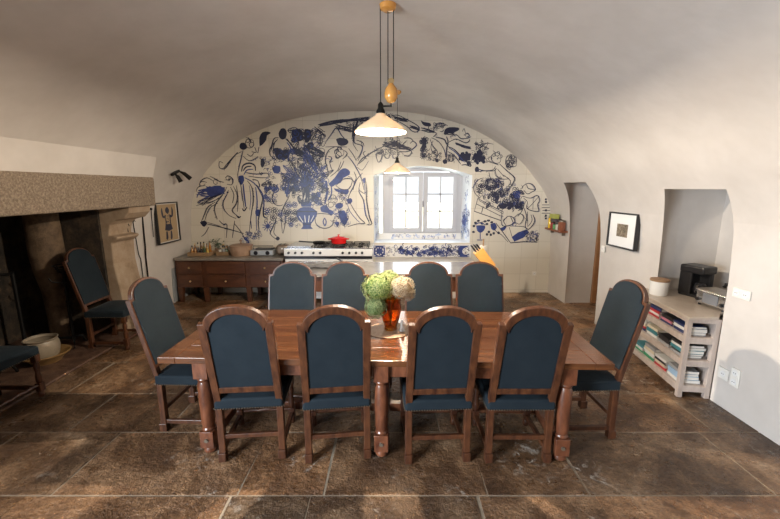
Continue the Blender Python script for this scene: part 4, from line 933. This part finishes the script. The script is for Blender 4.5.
b = MB(); b.lathe([(.197, .155), (.20, .17), (.16, .185), (.04, .20), (.001, .20)], (0, 0, 0), 32); ld = b.build('lid', M['copper'], c, smooth=35)
b = MB(); b.lathe([(.014, .20), (.012, .235), (.026, .25), (.022, .265), (.001, .27)], (0, 0, 0), 14); b.build('knob', M['copper'], ld, smooth=True)
c = empty('silver_radio', (-2.185, 6.47, ZT), 0, 'low silver cassette radio with dark top on the dresser', 'radio')
b = MB(); b.box((0, 0, .055), (.40, .20, .10)); b.build('body', mat('silver_plastic', (.36, .38, .40), .35, .4), c, bevel=.02, seg=3)
b = MB(); b.box((.03, .02, .115), (.30, .14, .022)); b.build('top_plate', M['black'], c, bevel=.006)
for x in (-.10, .10):
    b = MB(); b.lathe([(.036, 0), (.032, .006)], (0, 0, 0), 18, Matrix.Translation((x, -.10, .055)) @ Matrix.Rotation(PI / 2, 4, 'X')); b.build('speaker', M['glass_dark'], c)
b = MB(); b.tube([(-.17, 0, .10), (-.17, .01, .16), (.17, .01, .16), (.17, 0, .10)], .007, 8); b.build('handle', M['black'], c)
c = empty('brown_toaster', (-1.82, 6.56, ZT), R(8), 'brown rounded metal toaster at the right end of the dresser', 'toaster')
c.location.x = -1.868
b = MB(); b.box((0, 0, .095), (.20, .24, .17)); b.build('body', mat('bronze_metal', (.22, .17, .13), .3, .6), c, bevel=.04, seg=4)
b = MB()
for x in (-.035, .035): b.box((x, 0, .1805), (.026, .17, .008))
b.build('slot', M['black'], c)
b = MB(); b.box((.0, -.125, .12), (.03, .03, .016)); b.build('lever', M['white'], c)

# ------------------------------------------------------------------ spice shelf on the right return wall
sp = MB(); sz = 1.205
sp.box((2.83, 6.47, sz), (.13, .62, .028)); tag(sp.build('spice_shelf', mat('reddish_shelf', (.24, .08, .035), .45), bevel=.003), 'small reddish wooden spice shelf on the white side wall', 'shelf')
sp = bpy.data.objects['spice_shelf']
for yy in (6.25, 6.69):
    b = MB(); b.box((2.865, yy, sz - .04), (.05, .02, .06)); b.build('bracket', M['nail'], sp)
items = [(6.23, 'brown round pot', (.25, .09, .05), .062, .17), (6.36, 'white jar', (.62, .58, .50), .045, .11), (6.47, 'green lidded jar', (.12, .30, .12), .045, .10), (6.58, 'dark red jar', (.30, .05, .04), .042, .12), (6.69, 'yellow bottle', (.72, .46, .03), .038, .20)]
for y, n_, c_, r, hh in items:
    bottle(2.82, y, sz + .0145, hh, r, n_, c_, f'{n_} standing on the reddish spice shelf', 'jars on the spice shelf', 'jar', True)
b = MB(); b.box((2.82, 6.465, sz + .0145 + .122 + .03), (.09, .25, .05)); tag(b.build('tin_box', mat('dark_tin', (.07, .05, .06), .4), bevel=.004), 'dark flat tin lying across the jars on the spice shelf', 'tin')
b = MB(); b.box((2.80, 6.50, sz + .0145 + .122 + .056 + .04), (.08, .22, .075)); tag(b.build('tea_box', mat('lime_box', (.36, .38, .09), .5), bevel=.004), 'lime green box on top of the dark tin on the spice shelf', 'box')

# ------------------------------------------------------------------ wall things
def framed(name, pts, y_or_x, label): pass
pic = empty('framed_picture', (-3.535, 6.05, 1.37), 0, 'framed ink print of a figure with raised arms on the left wall', 'picture')
b = MB(); hw, hh = .30, .32
for (a0, a1, c0, c1) in ((-hw, hw, hh - .018, hh), (-hw, hw, -hh, -hh + .018), (-hw, -hw + .018, -hh + .018, hh - .018), (hw - .018, hw, -hh + .018, hh - .018)):
    b.box((0, (a0 + a1) / 2, (c0 + c1) / 2), (.045, a1 - a0, c1 - c0))
b.build('frame', M['black'], pic, bevel=.002)
b = MB(); b.box((-.004, 0, 0), (.012, 2 * hw - .03, 2 * hh - .03)); b.build('mount', M['paper'], pic)
b = MB(); b.box((.004, 0, 0), (.006, 2 * hw - .10, 2 * hh - .06)); b.build('print_sheet', mat('tan_paper', (.40, .29, .17), .8), pic)
P = Paint(lambda u, v: Vector((.0075, u * 1.1, v * 1.12)), (1, 0, 0)); P.kw = 1.15
P.circ(0, .17, .045, 0, fill=True); P.fill([(-.12, .22), (-.15, .17), (-.13, .08), (-.10, .09), (-.11, .16)], 0); P.fill([(.12, .22), (.15, .17), (.13, .08), (.10, .09), (.11, .16)], 0)
P.line([(-.13, .12), (-.09, .08), (-.05, .11)], .03); P.line([(.13, .12), (.09, .08), (.05, .11)], .03); P.line([(-.06, .10), (-.055, .0), (-.07, -.05)], .022); P.line([(.06, .10), (.055, .0), (.07, -.05)], .022)
P.fill([(-.07, -.02), (.07, -.02), (.10, -.10), (.0, -.12), (-.10, -.10)], 0, 0); P.line([(-.06, -.12), (-.06, -.20), (-.08, -.23)], .045); P.line([(.05, -.12), (.05, -.20), (.03, -.24)], .045); P.scrib(-.05, -.02, .05, .1, 14, .02, (0,), .008)
o = P.build('ink_figure', None, None); o.parent = pic
pic = empty('framed_picture', (2.838, 4.62, 1.40), R(2), 'black framed print with wide white mount on the right wall', 'picture')
b = MB(); hw, hh = .27, .215
for (a0, a1, c0, c1) in ((-hw, hw, hh - .018, hh), (-hw, hw, -hh, -hh + .018), (-hw, -hw + .018, -hh + .018, hh - .018), (hw - .018, hw, -hh + .018, hh - .018)):
    b.box((0, (a0 + a1) / 2, (c0 + c1) / 2), (.05, a1 - a0, c1 - c0))
b.build('frame', M['black'], pic, bevel=.002)
b = MB(); b.box((.0, 0, 0), (.012, 2 * hw - .03, 2 * hh - .03)); b.build('mount', M['white'], pic)
b = MB(); b.box((-.008, .0, .0), (.004, .20, .155)); b.build('print', mat('sepia_print', (.06, .045, .03), .6, scale=40, col2=(.32, .26, .18)), pic)

# double spotlight
sp = empty('wall_spotlight', (-3.255, 5.92, 2.13), 0, 'small black double spotlight on the curve of the vault', 'spotlight')
b = MB(); b.bar((0, -.12, -.03), (0, .09, .045), .05, .04); b.build('bracket', M['iron'], sp, bevel=.015)
for (y, z, dx, dy) in ((-.05, -.02, .06, .02), (.08, .03, .12, .07)):
    b = MB(); b.tube([(.02, y, z), (.02 + dx * .4, y + dy * .4, z - .03), (.02 + dx, y + dy, z - .11)], [.012, .028, .034], 12); b.build('spot_head', M['iron'], sp, smooth=35)

def outlet(loc, rot, label, n_=2, vertical=False, w_=.08):
    t = empty('wall_socket', loc, 0, label, 'socket'); t.rotation_euler = rot
    b = MB(); sx, sz_ = (w_, w_ * n_) if vertical else (w_ * n_, w_)
    b.box((0, 0, 0), (sx, .012, sz_)); b.build('plate', M['paper'], t, bevel=.004)
    for k in range(n_):
        o_ = (k - (n_ - 1) / 2) * w_; p = (0, -.007, o_) if vertical else (o_, -.007, 0)
        b = MB(); b.lathe([(.026, 0), (.026, .003)], (0, 0, 0), 18, Matrix.Translation(p) @ Matrix.Rotation(PI / 2, 4, 'X'))
        q = b.build('socket_ring', M['white'], t)
        b = MB()
        for s_ in (-.009, .009): b.lathe([(.0035, 0), (.0035, .002)], (0, 0, 0), 8, Matrix.Translation((p[0] + s_, -.0105, p[2])) @ Matrix.Rotation(PI / 2, 4, 'X'))
        b.build('pin_hole', M['black'], q)
    return t
outlet((2.903, 3.03, 1.05), (0, 0, R(-90)), 'white double wall socket just right of the niche, at worktop height')
outlet((2.925, 2.98, .33), (0, 0, R(-90)), 'white upright double wall socket low on the right wall', 2, True)
outlet((2.925, 3.09, .31), (0, 0, R(-90)), 'greyish single wall socket low on the right wall beside the bookshelf', 1, w_=.10)
outlet((2.66, YB - .007, .36), (0, 0, 0), 'white single socket low on the tiled back wall, right corner', 1)
outlet((2.885, 5.08, 1.10), (0, 0, R(-90)), 'small white light switch plate between the doorway and the framed print', 1, w_=.085)

# iron spits on left wall by the jamb
for (a0, b0, a1, b1, lab) in ((127, 226, 139, 290, 'thin dark iron rod on the left wall, nearest to the fireplace jamb'), (133, 222, 144, 285, 'thin dark iron rod on the left wall, middle of the three'), (141.5, 209, 149, 284, 'thicker dark iron rod on the left wall, nearest to the framed figure print')):
    p = atX(a0, b0, -3.555); q = atX(a1, b1, -3.60); r_ = .011 if a0 > 140 else .006
    b = MB(); b.tube([p, (p + q) / 2, (q.x, q.y, .9), (q.x - .005, q.y, .05)], r_, 8)
    b.tube([p, p + Vector((.025, 0, .03)), p + Vector((.03, 0, 0))], .005, 6); tag(b.build('iron_rod', M['iron'], smooth=True), lab, 'rod', 'iron rods by the fireplace')
p = atX(151, 209, -3.53); q = atX(153.5, 237, -3.56)
b = MB(); b.tube([p, q], .006, 6); b.ball(tuple(p), .02); tag(b.build('hanging_cord', M['iron']), 'short dark cord hanging from the end of the mantel beam', 'cord')

# hearth things: andirons, crane, crock on basin
def andiron(x, y, h_, lab, lean=0):
    t = empty('andiron', (x, y, .03), R(10), lab, 'andiron', 'andirons in the fireplace')
    b = MB(); b.tube([(0, 0, .06), (lean * .4, 0, h_ * .5), (lean, 0, h_)], [.017, .014, .012], 8)
    for z_ in (.3, .55, .8): b.ball((lean * z_ / h_, 0, z_), .024, sub=1)
    b.build('shaft', M['iron'], t, smooth=True)
    b = MB()
    for k in range(3):
        rr = .05 + .022 * k; b.tube([(lean + rr * math.cos(a * PI / 6), rr * math.sin(a * PI / 6), h_ + .02 + k * .035) for a in range(12)], .006, 6, closed=True)
    for k in range(4):
        a = k * PI / 2; b.tube([(lean, 0, h_ - .01), (lean + .05 * math.cos(a), .05 * math.sin(a), h_ + .015), (lean + .095 * math.cos(a), .095 * math.sin(a), h_ + .10)], .006, 6)
    b.build('cup', M['iron'], t)
    b = MB()
    for s_ in (-1, 1): b.tube([(0, 0, .12), (.05, s_ * .08, .09), (.06, s_ * .12, .0)], .014, 8)
    b.tube([(0, 0, .10), (-.25, 0, .10), (-.30, 0, .0)], .014, 8); b.build('foot', M['iron'], t, smooth=True)
    b = MB(); b.tube([(lean * .8, 0, h_ * .86), (lean * .8 - .09, -.07, h_ * .9), (lean * .8 - .11, -.08, h_ * .95)], .008, 6); b.build('hook', M['iron'], t)
andiron(-3.84, 4.36, .90, 'tall black iron andiron with a ring cup beside the fireplace chair')
andiron(-3.92, 3.55, .92, 'tall black iron andiron at the left edge, in front of the sooty firebox', -.08)
b = MB(); b.tube([(-4.3, 4.2, .95), (-4.28, 3.9, .99), (-4.28, 3.3, .98)], .016, 8); b.tube([(-4.3, 4.2, .95), (-4.36, 4.28, .96), (-4.36, 4.28, .03)], .02, 8); b.tube([(-4.28, 3.7, .98), (-4.28, 3.7, .80), (-4.25, 3.72, .74), (-4.28, 3.74, .70)], .01, 6)
tag(b.build('fireplace_crane', M['iron'], smooth=True), 'black iron swinging crane arm inside the fireplace', 'fireplace crane')
c = MB(); c.lathe([(.001, 0), (.13, 0), (.16, .05), (.215, .085), (.225, .10), (.215, .105), (.15, .065), (.001, .05)], (-3.80, 3.93, .028), 32); tag(c.build('ochre_basin', M['basin'], smooth=40), 'wide ochre glazed basin on the hearth under the stoneware crock', 'basin')
t = empty('stoneware_crock', (-3.82, 3.92, .082), 0, 'cream stoneware crock with two lugs standing in the ochre basin', 'crock')
b = MB(); b.lathe([(.125, 0), (.145, .03), (.158, .10), (.155, .16), (.140, .195), (.152, .215), (.142, .218), (.128, .195), (.14, .16), (.14, .03), (.001, .02)], (0, 0, 0), 32); b.build('body', M['ceramic_cream'], t, smooth=40)
for s_ in (-1, 1):
    b = MB(); b.tube([(.05 * 0, s_ * .14, .19), (.0, s_ * .185, .18), (0, s_ * .18, .14), (0, s_ * .15, .13)], .012, 8); b.build('lug', M['ceramic_cream'], t, smooth=True)

# ------------------------------------------------------------------ corner bookshelf with worktop in the niche
dl = Vector((.13, .99, 0)).normalized(); ds = Vector((.99, -.08, 0)).normalized(); PN = Vector((2.665, 3.235, 0))
rzs = math.atan2(-dl.x, dl.y)
sh = empty('corner_bookshelf', PN, rzs, 'whitewashed open bookshelf with beige worktop running into the wall niche', 'bookshelf')
LS, DS = .98, .272   # local y = length, x = depth
Rm = Matrix.Rotation(-rzs, 4, 'Z')
def loc_(x, y): v_ = Rm @ (Vector((x, y, 0)) - PN); return (v_.x, v_.y)
b = MB(); top = [loc_(2.635, 3.19), loc_(2.905, 3.20), loc_(2.94, 3.235), loc_(3.0, 3.30), loc_(3.545, 3.36), loc_(3.58, 4.12), loc_(3.03, 4.15), loc_(2.83, 4.25), loc_(2.755, 4.22)]
b.prism(top, .765, .79, lambda a, c, d: (a, c, d)); b.build('worktop', M['shelftop'], sh, bevel=.004)
for (x, y) in ((.022, .022), (DS - .02, .022), (.022, LS - .02), (DS - .02, LS - .02)):
    b = MB(); b.box((x, y, .3825), (.042, .042, .765)); b.build('post', M['shelfwood'], sh, bevel=.003)
levels = [.085, .335, .555]
for z_ in levels:
    b = MB(); b.box((DS / 2, LS / 2, z_ + .022), (DS - .01, LS - .01, .018)); b.box((.012, LS / 2, z_ + .0), (.02, LS - .08, .055)); b.box((DS / 2, .012, z_), (DS - .08, .02, .055)); b.build('shelf', M['shelfwood'], sh, bevel=.002)
b = MB(); b.box((DS - .0, LS / 2, .42), (.008, LS - .1, .68)); b.build('back_panel', M['shelfwood'], sh)
b = MB(); b.box((DS / 2, .012, .745), (DS - .08, .02, .04)); b.box((.012, LS / 2, .745), (.02, LS - .08, .04)); b.build('top_rail', M['shelfwood'], sh)
bc = [('navy', (.02, .035, .12)), ('white', (.68, .68, .66)), ('red', (.45, .03, .04)), ('green', (.02, .26, .12)), ('black', (.02, .02, .022)), ('light blue', (.30, .45, .62)), ('grey', (.30, .30, .31)), ('teal', (.05, .22, .26)), ('cream', (.62, .55, .42)), ('pink', (.55, .20, .26)), ('orange', (.55, .20, .05))]
bm_ = {n_: mat('book_' + n_.replace(' ', '_'), c_, .35) for n_, c_ in bc}
rbk = random.Random(5); pile_n = ['nearest', 'second nearest', 'third nearest', 'farthest']; lvn = ['bottom', 'middle', 'top']
pref = {0: ['white', 'light blue', 'white', 'green', 'grey', 'cream', 'white'], 1: ['black', 'navy', 'white', 'red', 'cream', 'grey'], 2: ['navy', 'light blue', 'white', 'red', 'navy', 'grey', 'black']}
bk0 = {}
lowest = ['lowest', 'second from bottom', 'third from bottom', 'fourth from bottom', 'fifth from bottom', 'sixth from bottom']
for li, z_ in enumerate(levels):
    z0_ = z_ + .0315; room = (levels[li + 1] - .03 if li < 2 else .722) - z0_
    for pi in range(4):
        yc = .155 + pi * .222; zz = z0_; k = 0; nb = rbk.choice((3, 4, 4, 5))
        while k < nb:
            th = rbk.uniform(.016, .034)
            if zz + th > z0_ + room - .008: break
            cn = rbk.choice(pref[li]) if rbk.random() < .8 else rbk.choice(bc)[0]
            if li == 0 and k == 0 and pi > 1: cn = 'green'
            if li == 2 and k == 0 and pi > 1: cn = 'red'
            L_, W_ = rbk.uniform(.185, .205), rbk.uniform(.155, .185); ang = rbk.uniform(-2, 2)
            lx, ly = .03 + W_ / 2 + rbk.uniform(0, .012), yc
            wv = Matrix.Rotation(rzs, 4, 'Z') @ Vector((lx, ly, 0)) + PN
            t_ = empty('book', (wv.x, wv.y, zz), rzs + R(ang), f'{cn} book, {lowest[k]}, {pile_n[pi]} pile, {lvn[li]} shelf of the bookcase', 'book', f'books on the {lvn[li]} shelf')
            b = MB(); ct = .0022
            b.box((0, 0, ct / 2), (W_, L_, ct)); b.box((0, 0, th - .001 - ct / 2), (W_, L_, ct)); b.box((-W_ / 2 + ct / 2, 0, (th - .001) / 2), (ct, L_, th - .001 - 2 * ct + .0001)); b.build('cover', bm_[cn], t_)
            b = MB(); b.box((.002, 0, (th - .001) / 2), (W_ - .008, L_ - .006, th - .001 - 2 * ct)); b.build('pages', M['paper'], t_)
            zz += th; k += 1

ZW = .7905
t = empty('white_pot', (2.87, 3.93, ZW), 0, 'white ceramic pot with a brown wooden lid on the corner worktop', 'pot')
b = MB(); b.lathe([(.078, 0), (.083, .01), (.087, .15), (.001, .15)], (0, 0, 0), 28); b.build('body', M['white'], t, smooth=35)
b = MB(); b.lathe([(.090, .15), (.092, .165), (.084, .172), (.001, .172)], (0, 0, 0), 28); b.build('lid', mat('cork_lid', (.30, .18, .10), .6), t, smooth=35)
t = empty('coffee_maker', (3.22, 3.88, ZW), R(15), 'black filter coffee machine with glass jug in the niche', 'coffee maker')
b = MB(); b.box((0, 0, .015), (.17, .24, .03)); b.box((0, .06, .16), (.17, .13, .28)); b.box((.06, 0, .16), (.05, .22, .26)); b.build('body', M['black'], t, bevel=.012, seg=3)
b = MB(); b.box((0, 0.0, .29), (.19, .25, .08)); b.build('filter_housing', M['black'], t, bevel=.018, seg=3)
b = MB(); b.lathe([(.05, .032), (.062, .05), (.060, .12), (.045, .15), (.001, .15)], (0, -.045, 0), 20); j = b.build('jug', M['glass_dark'], t, smooth=35)
b = MB(); b.tube([(-.05, -.06, .14), (-.10, -.08, .135), (-.105, -.08, .07), (-.055, -.06, .06)], .009, 8); b.build('jug_handle', M['steel'], j, smooth=True)
t = empty('metal_toaster', (3.125, 3.47, ZW), R(-84), 'low silver toaster oven with dark knobs beside the coffee machine', 'toaster')
b = MB(); b.box((0, 0, .085), (.30, .20, .13)); b.build('body', M['steel'], t, bevel=.008)
b = MB(); b.box((0, 0, .155), (.31, .21, .012)); b.build('top_plate', M['stone_top'], t, bevel=.003)
b = MB(); b.box((0, -.102, .085), (.15, .006, .09)); b.build('front_glass', mat('smoky_window', (.18, .19, .21), .1), t)
for x in (-.12, .12):
    b = MB(); b.lathe([(.018, 0), (.016, .02)], (0, 0, 0), 14, Matrix.Translation((x, -.10, .06)) @ Matrix.Rotation(PI / 2, 4, 'X')); b.build('knob', M['black'], t)
    for y in (-.08, .08): 
        b = MB(); b.lathe([(.012, 0), (.012, .021)], (x, y, 0), 10); b.build('foot', M['black'], t)
t = empty('black_telephone', (3.41, 3.66, ZW), R(-70), 'black telephone at the back of the niche behind the toaster', 'telephone')
b = MB(); b.box((0, 0, .03), (.15, .18, .06)); b.box((0, .05, .08), (.15, .07, .05)); b.build('base', M['black'], t, bevel=.01)
b = MB(); b.tube([(-.10, .05, .12), (-.09, .05, .15), (0, .05, .165), (.09, .05, .15), (.10, .05, .12)], .018, 10); b.build('handset', M['black'], t, smooth=True)
